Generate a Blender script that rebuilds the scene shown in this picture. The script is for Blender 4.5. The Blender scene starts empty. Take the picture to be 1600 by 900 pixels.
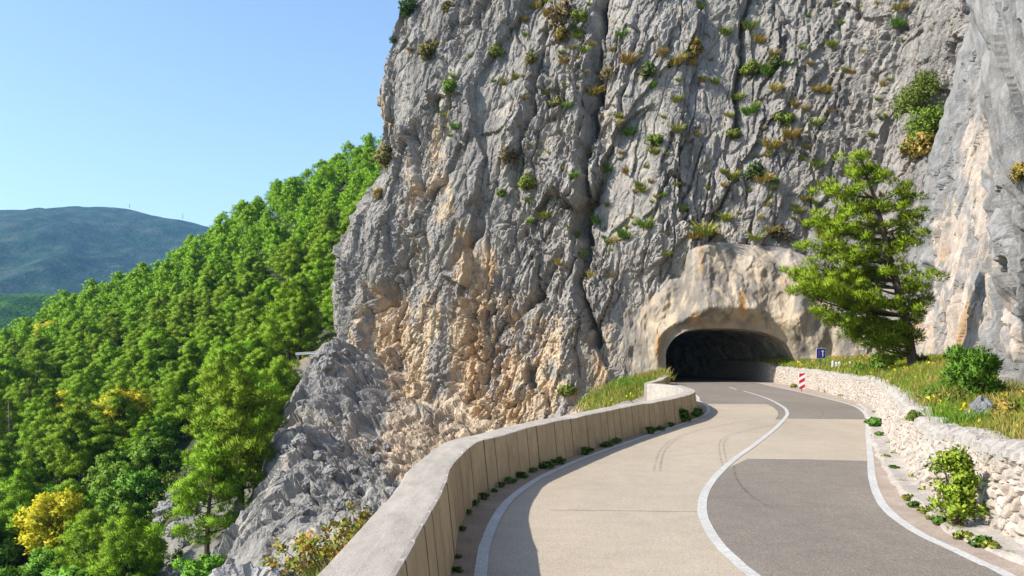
import bpy, math, random
import numpy as np
from mathutils import Vector
from mathutils.bvhtree import BVHTree

R = math.radians
rng = np.random.default_rng(7)
HAZE = 0.00008
random.seed(7)
sc = bpy.context.scene
COL = sc.collection

# ------------------------------------------------------------------ camera, world, sun, exposure
F, HOR, CAMZ = 1250.0, 560.0, 2.4          # focal length and horizon of the photograph (1600 x 900)
cam_d = bpy.data.cameras.new("camera")
cam = bpy.data.objects.new("camera", cam_d)
COL.objects.link(cam)
cam.location = (0, 0, CAMZ)
cam.rotation_euler = (R(90), 0, 0)
cam_d.sensor_width = 36.0
cam_d.lens = 36.0 * F / 1600.0
cam_d.shift_y = (HOR - 450.0) / 1600.0
cam_d.clip_start = 0.1
cam_d.clip_end = 20000
sc.camera = cam

SUN_AZ, SUN_EL = math.atan2(-0.95, -0.31), R(38)      # direction towards the sun (x, y) and its height
w = bpy.data.worlds.new("World")
sc.world = w
w.use_nodes = True
nt = w.node_tree
bg = nt.nodes["Background"]
sky = nt.nodes.new("ShaderNodeTexSky")
sky.sky_type = 'NISHITA'
sky.sun_disc = False
sky.sun_elevation = SUN_EL
sky.sun_rotation = SUN_AZ % (2 * math.pi)
sky.altitude = 200
sky.air_density = 1.1
sky.dust_density = 0.6
sky.ozone_density = 2.0
nt.links.new(sky.outputs[0], bg.inputs[0])
bg.inputs[1].default_value = 0.15
sl = bpy.data.lights.new("sun", 'SUN')
sl.energy = 4.4
sl.angle = R(0.55)
sl.color = (1.0, 0.95, 0.86)
sun = bpy.data.objects.new("sun", sl)
COL.objects.link(sun)
sdir = Vector((math.sin(SUN_AZ) * math.cos(SUN_EL), math.cos(SUN_AZ) * math.cos(SUN_EL), math.sin(SUN_EL)))
sun.rotation_euler = sdir.to_track_quat('Z', 'Y').to_euler()
sc.view_settings.view_transform = 'Standard'
sc.view_settings.look = 'None'
sc.view_settings.exposure = 0.82
sc.view_settings.gamma = 1.0
sc.view_settings.use_curve_mapping = False
sc.render.engine = 'CYCLES'
sc.cycles.use_denoising = True
sc.cycles.max_bounces = 6
sc.cycles.diffuse_bounces = 5
sc.cycles.volume_bounces = 0
sc.cycles.transparent_max_bounces = 6

# ------------------------------------------------------------------ helpers
def P(px, py, Y):
    return np.array([(px - 800) / F * Y, Y, CAMZ - (py - HOR) / F * Y])

def G(px, py, z=0.0):
    Y = (CAMZ - z) * F / (py - HOR)
    return np.array([(px - 800) / F * Y, Y])

def to_px(p):
    return 800 + F * p[..., 0] / p[..., 1], HOR + F * (CAMZ - p[..., 2]) / p[..., 1]

def sm(a, b, x):
    t = np.clip((x - a) / (b - a), 0, 1)
    return t * t * (3 - 2 * t)

def hsh(x, y, z, s=0):
    with np.errstate(over='ignore'):
        h = (x.astype(np.int64) * 374761393 + y.astype(np.int64) * 668265263 + z.astype(np.int64) * 1440670441 + s * 974634777)
        h = (h & 0xFFFFFFFF)
        h = ((h ^ (h >> 13)) * 1274126177) & 0xFFFFFFFF
        h = ((h ^ (h >> 16)) * 2246822519) & 0xFFFFFFFF
        h = h ^ (h >> 15)
    return (h & 0xFFFFFF).astype(np.float32) / 16777216.0

def vnoise(p, s=0):
    i = np.floor(p).astype(np.int64)
    f = (p - i).astype(np.float32)
    u = f * f * f * (f * (f * 6 - 15) + 10)
    r = 0
    for dx in (0, 1):
        wx = u[:, 0] if dx else 1 - u[:, 0]
        for dy in (0, 1):
            wy = u[:, 1] if dy else 1 - u[:, 1]
            for dz in (0, 1):
                wz = u[:, 2] if dz else 1 - u[:, 2]
                r = r + wx * wy * wz * hsh(i[:, 0] + dx, i[:, 1] + dy, i[:, 2] + dz, s)
    return r * 2 - 1

ROT = np.array([[0.36, 0.48, -0.8], [-0.8, 0.6, 0.0], [0.48, 0.64, 0.6]])
def fbm(p, octv=4, s=0, gain=0.5):
    a, r, q = 1.0, 0, p @ ROT.T
    for o in range(octv):
        r = r + a * vnoise(q, s + o * 17)
        q = (q * 2.03) @ ROT.T + 11.7
        a *= gain
    return r

def ridged(p, octv=4, s=0):
    a, r, q = 1.0, 0, p @ ROT.T
    for o in range(octv):
        r = r + a * (1 - np.abs(vnoise(q, s + o * 13)) * 2)
        q = (q * 2.1) @ ROT.T + 5.3
        a *= 0.5
    return r

def voro(p, s=0):
    """nearest cell: (F1, F2-F1, random tilt term, cell random)"""
    i = np.floor(p).astype(np.int64)
    n = len(p)
    f1 = np.full(n, 9e9, np.float32); f2 = f1.copy()
    tilt = np.zeros(n, np.float32); rid = np.zeros(n, np.float32)
    for dx in (-1, 0, 1):
        for dy in (-1, 0, 1):
            for dz in (-1, 0, 1):
                cx, cy, cz = i[:, 0] + dx, i[:, 1] + dy, i[:, 2] + dz
                a, b, c = hsh(cx, cy, cz, s + 1), hsh(cx, cy, cz, s + 2), hsh(cx, cy, cz, s + 3)
                vx, vy, vz = p[:, 0] - cx - a, p[:, 1] - cy - b, p[:, 2] - cz - c
                d = (vx * vx + vy * vy + vz * vz).astype(np.float32)
                near = d < f1
                f2 = np.where(near, f1, np.minimum(f2, d))
                ti = vx * (b * 2 - 1) * 1.6 + vy * (c * 2 - 1) * 1.6 + vz * (a * 2 - 1) * 1.6
                tilt = np.where(near, ti, tilt)
                rid = np.where(near, (a + b * 7 + c * 13) % 1.0, rid)
                f1 = np.where(near, d, f1)
    return np.sqrt(f1), np.sqrt(f2) - np.sqrt(f1), tilt, rid

def mesh_np(name, V, Fc, mats=None, fmat=None, cols=None, smooth=False, uv=None):
    V = np.asarray(V, np.float32); Fc = np.asarray(Fc, np.int32)
    me = bpy.data.meshes.new(name)
    k = Fc.shape[1]
    me.vertices.add(len(V)); me.vertices.foreach_set('co', V.ravel())
    me.loops.add(len(Fc) * k); me.loops.foreach_set('vertex_index', Fc.ravel())
    me.polygons.add(len(Fc))
    me.polygons.foreach_set('loop_start', np.arange(0, len(Fc) * k, k, dtype=np.int32))
    me.polygons.foreach_set('loop_total', np.full(len(Fc), k, np.int32))
    for m in (mats or []):
        me.materials.append(m)
    if fmat is not None:
        me.polygons.foreach_set('material_index', np.asarray(fmat, np.int32))
    me.polygons.foreach_set('use_smooth', np.full(len(Fc), bool(smooth)))
    me.update(calc_edges=True)
    if cols is not None:
        c = np.ones((len(V), 4), np.float32); c[:, :cols.shape[1]] = cols
        at = me.color_attributes.new('Col', 'FLOAT_COLOR', 'POINT')
        at.data.foreach_set('color', c.ravel())
    me.validate()
    return me

def link(name, me, parent=None, loc=None):
    o = bpy.data.objects.new(name, me)
    COL.objects.link(o)
    if parent is not None:
        o.parent = parent
    if loc is not None:
        o.location = loc
    return o

def tag(o, label=None, cat=None, group=None, kind=None):
    if label: o['label'] = label
    if cat: o['category'] = cat
    if group: o['group'] = group
    if kind: o['kind'] = kind
    return o

def empty(name, loc=(0, 0, 0), rz=0):
    o = bpy.data.objects.new(name, None)
    o.empty_display_size = 0.3
    COL.objects.link(o)
    o.location = loc; o.rotation_euler = (0, 0, rz)
    return o

def grid_faces(nu, nv, keep=None):
    a = np.arange(nu * nv).reshape(nu, nv)
    f = np.stack([a[:-1, :-1], a[1:, :-1], a[1:, 1:], a[:-1, 1:]], -1).reshape(-1, 4)
    return f if keep is None else f[keep]

class MB:
    """collects simple shapes into one mesh"""
    def __init__(s): s.v = []; s.f = []; s.m = []
    def add(s, v, f, m=0):
        n = len(s.v); s.v += [tuple(x) for x in v]; s.f += [tuple(i + n for i in q) for q in f]; s.m += [m] * len(f)
    def box(s, c, d, m=0, rz=0):
        cx, cy, cz = c; x, y, z = d[0] / 2, d[1] / 2, d[2] / 2
        co, si = math.cos(rz), math.sin(rz)
        v = []
        for k in (-z, z):
            for (i, j) in ((-x, -y), (x, -y), (x, y), (-x, y)):
                v.append((cx + i * co - j * si, cy + i * si + j * co, cz + k))
        s.add(v, [(3, 2, 1, 0), (4, 5, 6, 7), (0, 1, 5, 4), (1, 2, 6, 5), (2, 3, 7, 6), (3, 0, 4, 7)], m)
    def tube(s, pts, rad, n=7, m=0, cap=True):
        pts = [Vector(p) for p in pts]
        rings = []
        for i, p in enumerate(pts):
            t = (pts[min(i + 1, len(pts) - 1)] - pts[max(i - 1, 0)]).normalized()
            a = t.cross(Vector((0.13, 0.97, 0.21))).normalized(); b = t.cross(a)
            r = rad[i]
            rings.append([p + (a * math.cos(k * 2 * math.pi / n) + b * math.sin(k * 2 * math.pi / n)) * r for k in range(n)])
        v = [q for rg in rings for q in rg]
        f = []
        for i in range(len(pts) - 1):
            for k in range(n):
                f.append((i * n + k, i * n + (k + 1) % n, (i + 1) * n + (k + 1) % n, (i + 1) * n + k))
        if cap:
            f.append(tuple(range(n - 1, -1, -1))); f.append(tuple((len(pts) - 1) * n + k for k in range(n)))
        s.add(v, f, m)
    def mesh(s, name, mats, smooth=False):
        me = bpy.data.meshes.new(name); me.from_pydata(s.v, [], s.f)
        for m in mats: me.materials.append(m)
        me.polygons.foreach_set('material_index', s.m)
        if smooth: me.polygons.foreach_set('use_smooth', [True] * len(s.f))
        me.update()
        return me

def catmull(pts, n=8):
    pts = np.asarray(pts, float)
    q = np.vstack([2 * pts[0] - pts[1], pts, 2 * pts[-1] - pts[-2]])
    out = []
    for i in range(1, len(q) - 2):
        for k in range(n):
            t = k / n
            out.append(0.5 * ((2 * q[i]) + (-q[i - 1] + q[i + 1]) * t + (2 * q[i - 1] - 5 * q[i] + 4 * q[i + 1] - q[i + 2]) * t * t
                              + (-q[i - 1] + 3 * q[i] - 3 * q[i + 1] + q[i + 2]) * t ** 3))
    out.append(pts[-1])
    return np.array(out)

def arclen(p):
    return np.concatenate([[0], np.cumsum(np.linalg.norm(np.diff(p, axis=0), axis=1))])

def at_s(p, s):
    L = arclen(p)
    return np.stack([np.interp(s, L, p[:, k]) for k in range(p.shape[1])], -1)

def normals2d(p):
    t = np.gradient(p[:, :2], axis=0)
    t /= np.linalg.norm(t, axis=1)[:, None] + 1e-9
    return np.stack([-t[:, 1], t[:, 0]], -1)      # left of the direction of travel

def tps(C, Z, lam=0.0):
    C = np.asarray(C, float); Z = np.asarray(Z, float)
    def U(r2): return 0.5 * r2 * np.log(r2 + 1e-9)
    n = len(C)
    K = U(((C[:, None] - C[None]) ** 2).sum(-1)) + lam * np.eye(n)
    Pm = np.hstack([np.ones((n, 1)), C])
    A = np.block([[K, Pm], [Pm.T, np.zeros((3, 3))]])
    sol = np.linalg.solve(A, np.concatenate([Z, np.zeros(3)]))
    def ev(X):
        X = np.asarray(X, float); out = np.empty(len(X))
        for i in range(0, len(X), 20000):
            x = X[i:i + 20000]
            out[i:i + 20000] = U(((x[:, None] - C[None]) ** 2).sum(-1)) @ sol[:n] + sol[n] + x @ sol[n + 1:]
        return out
    return ev

# ------------------------------------------------------------------ materials
def mat(name, base=(0.5, 0.5, 0.5), rough=0.85, attr=False, spec=0.3, var=None, bump=None, cracks=None):
    """procedural material: base colour or Col attribute, modulated by noises (var: list of (scale, lo, hi, aniso)),
    bump: list of (scale, strength, distance)"""
    m = bpy.data.materials.new(name); m.use_nodes = True
    t = m.node_tree; N, Lk = t.nodes, t.links
    b = N['Principled BSDF']
    b.inputs['Roughness'].default_value = rough
    b.inputs['Specular IOR Level'].default_value = spec
    tc = N.new('ShaderNodeTexCoord')
    if attr:
        a = N.new('ShaderNodeAttribute'); a.attribute_name = 'Col'; cur = a.outputs['Color']
    else:
        a = N.new('ShaderNodeRGB'); a.outputs[0].default_value = (*base, 1); cur = a.outputs[0]
    for (scale, lo, hi, an) in (var or []):
        mp = N.new('ShaderNodeMapping'); mp.inputs['Scale'].default_value = an
        Lk.new(tc.outputs['Object'], mp.inputs[0])
        nz = N.new('ShaderNodeTexNoise'); nz.inputs['Scale'].default_value = scale
        nz.inputs['Detail'].default_value = 5; nz.inputs['Roughness'].default_value = 0.65
        Lk.new(mp.outputs[0], nz.inputs['Vector'])
        mr = N.new('ShaderNodeMapRange'); mr.inputs[1].default_value = 0.3; mr.inputs[2].default_value = 0.7
        mr.inputs[3].default_value = lo; mr.inputs[4].default_value = hi
        Lk.new(nz.outputs[0], mr.inputs[0])
        mx = N.new('ShaderNodeMix'); mx.data_type = 'RGBA'; mx.blend_type = 'MULTIPLY'; mx.inputs[0].default_value = 1
        Lk.new(cur, mx.inputs[6]); Lk.new(mr.outputs[0], mx.inputs[7])
        cur = mx.outputs[2]
    Lk.new(cur, b.inputs['Base Color'])
    nrm = None
    for (scale, strength, dist) in (bump or []):
        nz = N.new('ShaderNodeTexNoise'); nz.inputs['Scale'].default_value = scale
        nz.inputs['Detail'].default_value = 6; nz.inputs['Roughness'].default_value = 0.6
        Lk.new(tc.outputs['Object'], nz.inputs['Vector'])
        bp = N.new('ShaderNodeBump'); bp.inputs['Strength'].default_value = strength; bp.inputs['Distance'].default_value = dist
        Lk.new(nz.outputs[0], bp.inputs['Height'])
        if nrm is not None: Lk.new(nrm, bp.inputs['Normal'])
        nrm = bp.outputs[0]
    for (scale, an, dist) in (cracks or []):
        nz = N.new('ShaderNodeTexNoise'); nz.inputs['Scale'].default_value = scale * 1.3; nz.inputs['Detail'].default_value = 4
        Lk.new(tc.outputs['Object'], nz.inputs['Vector'])
        ad = N.new('ShaderNodeMixRGB'); ad.blend_type = 'LINEAR_LIGHT'; ad.inputs[0].default_value = 0.5 / scale
        Lk.new(tc.outputs['Object'], ad.inputs[1]); Lk.new(nz.outputs['Color'], ad.inputs[2])
        mp = N.new('ShaderNodeMapping'); mp.inputs['Scale'].default_value = an; mp.inputs['Rotation'].default_value = (0.1, 0.22, 0)
        Lk.new(ad.outputs[0], mp.inputs[0])
        vo = N.new('ShaderNodeTexVoronoi'); vo.feature = 'DISTANCE_TO_EDGE'; vo.inputs['Scale'].default_value = scale
        Lk.new(mp.outputs[0], vo.inputs['Vector'])
        mr = N.new('ShaderNodeMapRange'); mr.inputs[2].default_value = 0.07
        Lk.new(vo.outputs['Distance'], mr.inputs[0])
        bp = N.new('ShaderNodeBump'); bp.inputs['Strength'].default_value = 0.55; bp.inputs['Distance'].default_value = dist
        Lk.new(mr.outputs[0], bp.inputs['Height'])
        if nrm is not None: Lk.new(nrm, bp.inputs['Normal'])
        nrm = bp.outputs[0]
    if nrm is not None: Lk.new(nrm, b.inputs['Normal'])
    return m

def leaf_mat(name, base, hue=0.02, vv=0.25, trans=0.35, attr=False):
    m = bpy.data.materials.new(name); m.use_nodes = True
    t = m.node_tree; N, Lk = t.nodes, t.links
    b = N['Principled BSDF']; out = N['Material Output']
    b.inputs['Roughness'].default_value = 0.6; b.inputs['Specular IOR Level'].default_value = 0.25
    if attr:
        a = N.new('ShaderNodeAttribute'); a.attribute_name = 'Col'; src = a.outputs['Color']
    else:
        a = N.new('ShaderNodeRGB'); a.outputs[0].default_value = (*base, 1); src = a.outputs[0]
    oi = N.new('ShaderNodeObjectInfo'); geo = N.new('ShaderNodeNewGeometry')
    ad = N.new('ShaderNodeMath'); ad.operation = 'ADD'
    Lk.new(oi.outputs['Random'], ad.inputs[0]); Lk.new(geo.outputs['Random Per Island'], ad.inputs[1])
    h1 = N.new('ShaderNodeMapRange'); h1.inputs[2].default_value = 2; h1.inputs[3].default_value = 0.5 - hue; h1.inputs[4].default_value = 0.5 + hue
    v1 = N.new('ShaderNodeMapRange'); v1.inputs[2].default_value = 2; v1.inputs[3].default_value = 1 - vv; v1.inputs[4].default_value = 1 + vv
    Lk.new(ad.outputs[0], h1.inputs[0]); Lk.new(ad.outputs[0], v1.inputs[0])
    hs = N.new('ShaderNodeHueSaturation')
    Lk.new(src, hs.inputs['Color']); Lk.new(h1.outputs[0], hs.inputs['Hue']); Lk.new(v1.outputs[0], hs.inputs['Value'])
    Lk.new(hs.outputs[0], b.inputs['Base Color'])
    tr = N.new('ShaderNodeBsdfTranslucent'); Lk.new(hs.outputs[0], tr.inputs[0])
    mx = N.new('ShaderNodeMixShader'); mx.inputs[0].default_value = trans
    Lk.new(b.outputs[0], mx.inputs[1]); Lk.new(tr.outputs[0], mx.inputs[2]); Lk.new(mx.outputs[0], out.inputs['Surface'])
    return m

M_rock = mat('limestone', attr=True, rough=0.9, spec=0.15,
             var=[(1.3, 0.72, 1.22, (1, 1, 0.35)), (9, 0.78, 1.18, (1, 1, 0.6)), (45, 0.85, 1.12, (1, 1, 1))],
             bump=[(2.2, 0.6, 0.25), (9, 0.8, 0.10)], cracks=[(0.8, (1, 1, 0.4), 0.12), (2.2, (1, 1, 0.5), 0.06)])
M_near = mat('near_limestone', attr=True, rough=0.88, spec=0.15,
             var=[(1.6, 0.75, 1.2, (1, 1, 0.25)), (14, 0.8, 1.15, (1, 1, 0.5))],
             bump=[(4, 0.4, 0.12), (22, 0.5, 0.035)])
M_shot = mat('sprayed_concrete', attr=True, rough=0.9, spec=0.15,
             var=[(0.9, 0.8, 1.15, (1, 1, 0.3)), (6, 0.85, 1.12, (1, 1, 0.4))], bump=[(1.5, 0.45, 0.25), (8, 0.4, 0.05)])
M_cave = mat('tunnel_rock', base=(0.52, 0.48, 0.43), rough=0.9, var=[(0.8, 0.5, 1.5, (1, 1, 0.25))], bump=[(1.6, 0.8, 0.5)])
M_stone = mat('wall_stone', attr=True, rough=0.88, spec=0.15, var=[(16, 0.82, 1.12, (1, 1, 1)), (60, 0.85, 1.1, (1, 1, 1))], bump=[(35, 0.5, 0.02)])
M_conc_top = mat('parapet_top', base=(0.44, 0.385, 0.325), rough=0.88, spec=0.2,
                 var=[(0.8, 0.86, 1.1, (1, 1, 1)), (7, 0.82, 1.14, (1, 0.25, 1)), (55, 0.8, 1.14, (1, 1, 1))], bump=[(30, 0.4, 0.02), (120, 0.3, 0.008)])
M_conc_side = mat('parapet_side', base=(0.47, 0.37, 0.243), rough=0.88, spec=0.2,
                  var=[(0.7, 0.78, 1.15, (1, 1, 0.8)), (5, 0.85, 1.1, (1, 1, 0.6)), (30, 0.88, 1.08, (1, 1, 1))], bump=[(25, 0.3, 0.015)])
M_road = mat('pale_asphalt', base=(0.43, 0.355, 0.272), rough=0.9, spec=0.15,
             var=[(0.25, 0.88, 1.08, (1, 0.5, 1)), (2.2, 0.92, 1.06, (1, 1, 1)), (18, 0.86, 1.12, (1, 1, 1)), (55, 0.62, 1.36, (1, 1, 1)), (150, 0.7, 1.3, (1, 1, 1))], bump=[(160, 0.5, 0.006)])
M_dark = mat('dark_asphalt', base=(0.20, 0.17, 0.14), rough=0.88, spec=0.2,
             var=[(0.3, 0.85, 1.12, (1, 0.4, 1)), (2.5, 0.9, 1.08, (1, 1, 1)), (18, 0.8, 1.18, (1, 1, 1)), (55, 0.5, 1.6, (1, 1, 1)), (150, 0.6, 1.5, (1, 1, 1))], bump=[(160, 0.5, 0.006)])
M_gravel = mat('gravel_shoulder', base=(0.34, 0.25, 0.18), rough=0.95, var=[(1.2, 0.75, 1.15, (1, 1, 1)), (30, 0.65, 1.3, (1, 1, 1))], bump=[(60, 0.8, 0.02)])
M_gravel_pale = mat('pale_gravel', base=(0.42, 0.33, 0.26), rough=0.95, var=[(1.5, 0.75, 1.15, (1, 1, 1)), (35, 0.65, 1.3, (1, 1, 1))], bump=[(60, 0.8, 0.02)])
M_white = mat('road_paint', base=(0.60, 0.575, 0.535), rough=0.7, var=[(1.3, 0.85, 1.06, (1, 1, 1)), (12, 0.8, 1.1, (1, 1, 1)), (45, 0.65, 1.15, (1, 1, 1))])
M_kerb = mat('kerb_concrete', base=(0.44, 0.385, 0.33), rough=0.9, var=[(3, 0.75, 1.15, (1, 1, 1)), (30, 0.75, 1.2, (1, 1, 1))], bump=[(20, 0.6, 0.03)])
M_soil = mat('soil', attr=True, rough=0.95, var=[(1.0, 0.7, 1.25, (1, 1, 1)), (9, 0.7, 1.25, (1, 1, 1))], bump=[(6, 0.7, 0.15)])
M_bark = mat('bark', base=(0.085, 0.062, 0.045), rough=0.95, var=[(4, 0.6, 1.4, (1, 1, 0.2))], bump=[(12, 0.6, 0.05)])
M_pine = leaf_mat('pine_needles', (0.22, 0.36, 0.009), hue=0.024, vv=0.34, trans=0.18)
M_pine_hero = leaf_mat('pine_needles_near', (0.235, 0.37, 0.011), hue=0.025, vv=0.3, trans=0.22)
M_broad = leaf_mat('broad_leaves', (0.15, 0.30, 0.016), hue=0.025, vv=0.28, trans=0.18)
M_yellow = leaf_mat('autumn_leaves', (0.62, 0.56, 0.02), hue=0.015, vv=0.2)
M_dryleaf = leaf_mat('dry_leaves', attr=True, base=(1, 1, 1), hue=0.015, vv=0.25, trans=0.22)
M_grass = leaf_mat('grass_blades', attr=True, base=(1, 1, 1), hue=0.01, vv=0.25, trans=0.3)
M_metal = mat('galvanised_steel', base=(0.22, 0.23, 0.24), rough=0.65, var=[(4, 0.8, 1.1, (1, 1, 1))])
M_metal.node_tree.nodes['Principled BSDF'].inputs['Metallic'].default_value = 0.7
M_blue = mat('sign_blue', base=(0.01, 0.05, 0.28), rough=0.4, var=[(8, 0.9, 1.08, (1, 1, 1))])
M_signwhite = mat('sign_white', base=(0.75, 0.77, 0.80), rough=0.4, var=[(8, 0.9, 1.05, (1, 1, 1))])
M_red = mat('sign_red', base=(0.55, 0.015, 0.025), rough=0.4, var=[(8, 0.85, 1.08, (1, 1, 1))])

# ------------------------------------------------------------------ road layout (traced on the ground, in metres)
par_in = [(-1.05, -9.0), (-0.85, -2.0), (-0.72, 3.0)] + [tuple(G(x, y)) for x, y in
          [(704, 900), (711, 858), (719, 823), (740, 788), (765, 765), (802, 749), (859, 726), (915, 705.5), (972, 686.5), (1029, 669.6), (1067, 659), (1085.5, 649)]]
par_in += [(8.45, 36.5), (9.1, 40.5), (9.35, 43.6), (9.0, 46.0), (8.5, 47.6)]
par_c = catmull(par_in, 10)
wall2_in = [(8.6, 48.8), (10.0, 53.5), (12.1, 62.5), (13.6, 69.0), (14.8, 77.0)]
white_l = [(0.05, -9.0), (-0.1, -2), (-0.2, 3)] + [tuple(G(x, y)) for x, y in
          [(751, 900), (762, 840), (780, 802), (802, 776), (840, 749), (878, 730.5), (916, 714.5), (953, 701), (1008, 682), (1051, 667.8), (1080, 657.6), (1100, 649), (1107, 641.8), (1103.5, 633), (1091.5, 626)]] + [(11.6, 50.0), (13.2, 60), (14.9, 70.5), (15.9, 79), (16.6, 92), (14.5, 107), (9.5, 117), (0, 125)]
white_c = [(4.2, -9.0), (3.6, -2.0), (3.0, 4.0)] + [tuple(G(x, y)) for x, y in
          [(1172, 896), (1150, 877), (1125, 853), (1105, 823), (1097, 795), (1103, 767), (1123, 740), (1152, 714), (1181, 693.7), (1210, 670.6), (1226, 654), (1230, 644.6), (1221.5, 634.5), (1195.5, 621.5), (1162, 611)]]
white_r = [(6.0, -9.0), (5.2, -2.0), (4.9, 3.5)] + [tuple(G(x, y)) for x, y in
          [(1576, 900), (1538, 883), (1496, 862), (1453, 843), (1420, 824), (1390, 801), (1373, 778), (1363, 748), (1360, 714), (1356, 676), (1355, 654), (1346, 641), (1327, 632), (1284.5, 621), (1242, 611), (1200, 602)]] + [(24.6, 82), (26.0, 98), (22.5, 114), (15, 126), (4, 136)]
wall_base = [(8.2, -9.0), (7.2, -2.0), (6.55, 4.0)] + [tuple(G(x, y)) for x, y in
          [(1600, 858), (1529, 822), (1487, 797), (1453, 772), (1420, 735), (1397, 702), (1385, 676), (1375, 655), (1366, 638), (1345, 629), (1327, 624.5), (1263, 606.6), (1206, 597.5)]] + [(27.2, 88), (28.2, 99), (25.5, 114), (18, 128), (6, 138)]
WL, WC, WR, WB = (catmull(c, 12) for c in (white_l, white_c, white_r, wall_base))

def strip(name, A, B, z, m, n=400, nv=2, kind='structure'):
    """a sheet between two plan curves"""
    a = at_s(A, np.linspace(0, arclen(A)[-1], n)); b = at_s(B, np.linspace(0, arclen(B)[-1], n))
    V = []
    for i in range(nv + 1):
        t = i / nv
        q = a * (1 - t) + b * t
        V.append(np.column_stack([q, np.full(n, z)]))
    V = np.stack(V, 1).reshape(-1, 3)
    o = link(name, mesh_np(name, V, grid_faces(n, nv + 1), [m]))
    return tag(o, kind=kind)

def offset(c, d):
    return c + normals2d(c) * d

def line_sheet(name, c, wdt, z, m, n=None):
    n = n or max(8, int(arclen(c)[-1] / 0.25))
    s = np.linspace(0, arclen(c)[-1], n)
    p = at_s(c, s); nn = normals2d(p)
    wob = 1 + 0.07 * fbm(np.column_stack([s * 3, s * 0, s * 0]), 3, 5)
    a = p + nn * (wdt / 2 * wob)[:, None]; b = p - nn * (wdt / 2 * wob[::-1])[:, None]
    V = np.stack([np.column_stack([a, np.full(n, z)]), np.column_stack([b, np.full(n, z)])], 1).reshape(-1, 3)
    return tag(link(name, mesh_np(name, V, grid_faces(n, 2), [m])), kind='structure')

# road: from the parapet's foot round to the stone wall, into the tunnel
left_edge = np.vstack([par_c[par_c[:, 1] < 44][:-1], catmull([(9.5, 45.5), (10.2, 50.5), (12.4, 61), (13.9, 69), (15.0, 77), (15.2, 92), (13, 106), (8, 115), (-1, 123)], 10)])
# re-sample both edges by matching stations so the sheet has no folds
strip('road', left_edge, WB, 0.0, M_road, 500, 6)
# gravel shoulders
sl_in = offset(WL, 0.09)
ml = WL[:, 1] < 44
strip('left_shoulder', par_c[par_c[:, 1] < 41], WL[WL[:, 1] < 41], 0.004, M_gravel, 300, 2)
strip('right_shoulder', WR[WR[:, 1] < 79], WB[WB[:, 1] < 79], 0.004, M_gravel_pale, 400, 2)

def ground_sheet(name, pix, z, m, side_l=None, side_r=None):
    pts = [tuple(G(x, y)) for x, y in pix]
    me = bpy.data.meshes.new(name)
    me.from_pydata([(x, y, z) for x, y in pts], [], [tuple(range(len(pts)))])
    me.materials.append(m)
    return tag(link(name, me), kind='structure')

# dark resurfaced patch in the right lane, nearest; its edges follow the centre and edge lines
def between(A, B, y0, y1, name, z, m, n=60):
    """sheet between curves A (left) and B (right), from cross-line y0 pair to y1 pair (Y on A and on B)"""
    LA, LB = arclen(A), arclen(B)
    def s_at(C, L, y):
        i = np.argmax(C[:, 1] > y); return L[i]
    a = at_s(A, np.linspace(s_at(A, LA, y0[0]), s_at(A, LA, y1[0]), n))
    b = at_s(B, np.linspace(s_at(B, LB, y0[1]), s_at(B, LB, y1[1]), n))
    V = np.stack([np.column_stack([a * (1 - t) + b * t, np.full(n, z)]) for t in np.linspace(0, 1, 5)], 1).reshape(-1, 3)
    return tag(link(name, mesh_np(name, V, grid_faces(n, 5), [m])), kind='structure')

WCe = np.vstack([WC, catmull([tuple(WC[-1]), (19.0, 69), (20.2, 80), (21.2, 95), (18.5, 110), (12, 121), (2, 130)], 8)[1:]])
Yp = lambda py: CAMZ * F / (py - HOR)
between(WCe, WR, (-8.9, -8.9), (Yp(740), Yp(721)), 'dark_patch', 0.004, M_dark)
# triangular top of the patch between centre line and straight joint
tri = [G(1123, 740), G(1142, 722), G(1166, 717), G(1260, 718), G(1358, 720.5)]
b0 = at_s(WR, 0)
me = bpy.data.meshes.new('dark_patch_edge')
me.from_pydata([(*p, 0.0045) for p in [G(1123.5, 740.5), G(1147, 727), G(1168, 717), G(1260, 718), G(1359.5, 720.5), G(1359.5, 722)]], [], [(0, 5, 4, 3, 2, 1)])
me.materials.append(M_dark)
tag(link('dark_patch', me), kind='structure')
between(WCe, WR, (Yp(655), Yp(656)), (129, 129), 'dark_patch', 0.004, M_dark, 160)
between(WL, WCe, (Yp(631.5), Yp(631.5)), (123, 128), 'dark_patch', 0.004, M_dark, 160)
me = bpy.data.meshes.new('dark_patch')       # the tongue that reaches over the centre line
cc = [(1198, 631.5), (1208, 636), (1215, 643), (1216, 649), (1211, 655.5), (1226, 655.5), (1232, 645), (1222, 635), (1213, 631.5)]
me.from_pydata([(*G(x, y), 0.0045) for x, y in cc], [], [tuple(range(len(cc)))])
me.materials.append(M_dark); tag(link('dark_patch', me), kind='structure')

line_sheet('white_line', WL, 0.145, 0.009, M_white)
line_sheet('white_line', WC, 0.145, 0.009, M_white)
line_sheet('white_line', WR, 0.145, 0.009, M_white)
dash = np.array([G(1150.7, 608.6), G(1139, 605.0)]); line_sheet('white_line', dash, 0.16, 0.009, M_white, 6)

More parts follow.
